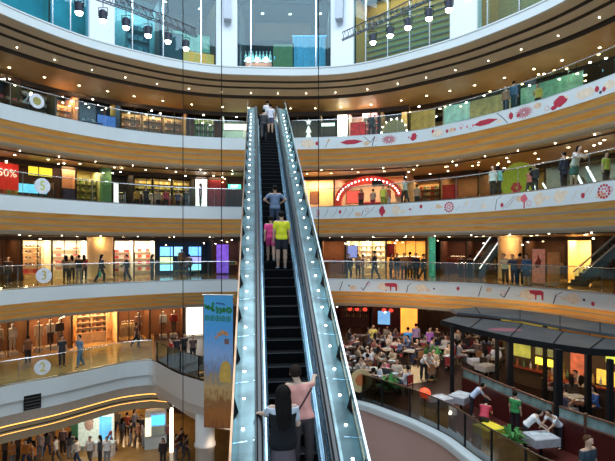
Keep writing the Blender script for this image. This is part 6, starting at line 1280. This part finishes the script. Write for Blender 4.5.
# white covered tables and loose sheets
def cloth_table(x, y, lab, w=.5, c=(.50, .50, .52)):
    r = empty('covered_table', fe(x, y), random.uniform(0, 1), lab, 'table'); MB().box(-w, w, -.38, .38, .70, .76, .02).build('table_top', paint(c), r); q = MB()
    for s in (-1, 1): q.box(s*w-.01, s*w+.01, -.38, .38, .45, .74); q.box(-w, w, s*.38-.01, s*.38+.01, .45, .74)
    q.build('cloth_skirt', paint(c), r); MB().cyl((0, 0, 0), (0, 0, .7), .05, n=8).build('pedestal', BLACK, r); return r
for x, y, lb in ((461, 411, 'white clothed table before the pale blue shirt'), (437, 415, 'long white clothed table beside the red lantern'), (541, 456, 'white clothed table between the two waiters'), (486, 378, 'cream clothed table under the canopy'), (478, 372, 'white clothed table at the canopy edge'), (572, 412, 'white clothed table behind the last frosted strips')):
    cloth_table(x, y, lb, .62 if x == 437 else .48)
    for k in range(2): o = obj('menu_sheet', npm); o.location = fe(x, y)+Vector((-.2+.4*k, .05, .765)); o.rotation_euler = (0, 0, k*.7); tag(o, 'white paper sheet lying on the '+lb, 'paper', 'sheets on the '+lb)
q = fe(425, 417); l = empty('paper_lantern', q, 0, 'glowing red round lantern beside the guardrail', 'lantern'); MB().ball((0, 0, 1.05), .24, 14, 8, .9).build('shade', lit((.95, .06, .02), 1.3), l); MB().cyl((0, 0, 0), (0, 0, .85), .03).build('stand', BLACK, l); MB().lathe([(.18, 0), (.18, .03), (.05, .05)], n=12).build('foot', BLACK, l)
r = cloth_table(489, 446, 'bright yellow clothed table by the guardrail', .42, (.85, .66, .03))
def plant(x, y, lab, s=1., n=26):
    r = empty('potted_plant', fe(x, y), 0, lab, 'plant'); MB().lathe([(.16*s, 0), (.22*s, .4*s), (.24*s, .42*s)], n=12).build('pot', P((.15, .08, .05)), r); q = MB()
    for k in range(n):
        a = random.uniform(0, 6.28); t = random.uniform(.25, 1.1); L_ = random.uniform(.35, .6)*s; c, s_ = math.cos(a), math.sin(a); b0 = Vector((0, 0, .4*s)); m1 = b0+Vector((c*L_*.5, s_*L_*.5, L_*t)); e_ = b0+Vector((c*L_, s_*L_, L_*t*.8)); w = Vector((-s_, c, 0))*.06*s
        q.add([b0, m1+w, e_, m1-w], [(0, 1, 2, 3)])
    q.build('foliage', P((.05, .22, .04)), r)
plant(389, 403, 'bushy potted plant at the guardrail before the dim tables', 1.4); plant(512, 457, 'leafy potted plant beside the yellow clothed table', 1.15, 34); plant(429, 362, 'small potted plant before the orange wall', 1.1); plant(437, 366, 'larger potted plant at the edge of the tan floor', 1.2)
sg = empty('round_sign', fe(361, 402), .2, 'cream round sign with an orange swirl behind the escalator parapet', 'sign'); MB().cyl((0, 0, 1.0), (0, .06, 1.0), .55, n=24).build('disc', P((.62, .46, .22)), sg); MB().cyl((0, -.02, 1.05), (0, 0, 1.05), .28, n=16).build('swirl', P((.55, .16, .04)), sg); MB().box(-.04, .04, .0, .06, 0, .5).build('stand', BLACK, sg)
# tan open floor patch in the cafe
q = MB(); q.add([fe(397, 366)+Vector((0, 0, .012)), fe(430, 364)+Vector((0, 0, .012)), fe(437, 380)+Vector((0, 0, .012)), fe(411, 384)+Vector((0, 0, .012))], [(0, 3, 2, 1)]); struct(q.build('floor_tan', P((.60, .42, .22), .5)))
for x, y, pw, c in ((362, 358, 22, (1, .5, .3)), (385, 366, 26, (1, .7, .5)), (412, 362, 30, (1, .6, .35)), (418, 376, 24, WHITE), (440, 372, 14, WHITE), (398, 385, 18, (1, .8, .6)), (540, 418, 22, WHITE), (478, 402, 18, WHITE), (580, 440, 12, (1, .7, .5)), (600, 400, 14, (1, .5, .3))):
    p = fe(x, y); p.z = ZE+2.6
    point('cafe_lamp', p, pw, c, .15)
ctb = empty('serving_counter', fe(603, 407), -.68, 'long red topped serving counter behind the partition', 'counter'); MB().box(-2.4, 2.4, -.4, .4, 0, .95).build('body', DARK, ctb); MB().box(-2.5, 2.5, -.5, .5, .95, 1.02).build('counter_top', P((.42, .05, .03), .3), ctb)
for k in range(6): good('bottle', fe(603, 407)+Vector(((-1.6+.6*k)*.78, -(-1.6+.6*k)*.63, 1.02)), 0, [(.6, .4, .1), (.7, .65, .5)][k % 2], '%s jar on the red topped serving counter' % ['amber', 'cream'][k % 2], '%s jars on the serving counter' % ['amber', 'cream'][k % 2], 1.5)
# ---------------------------------------------------------------- labels that came out twice get a place among their like
from collections import defaultdict
bpy.context.view_layer.update()
by = defaultdict(list)
for o in COL.objects:
    if o.parent is None and o.get('label') and not o.get('group') and o.get('kind') is None: by[o['label']].append(o)
ORD = ['first', 'second', 'third', 'fourth', 'fifth', 'sixth', 'seventh', 'eighth', 'ninth', 'tenth', 'eleventh', 'twelfth', 'thirteenth', 'fourteenth', 'fifteenth', 'sixteenth', 'seventeenth', 'eighteenth']
for lb, L in by.items():
    if len(L) > 1:
        L.sort(key=lambda o: abs(o.location.x/max(o.location.y, 1)+.09))
        for k, o in enumerate(L): o['label'] = '%s, %s from the escalator' % (lb, ORD[min(k, 17)])
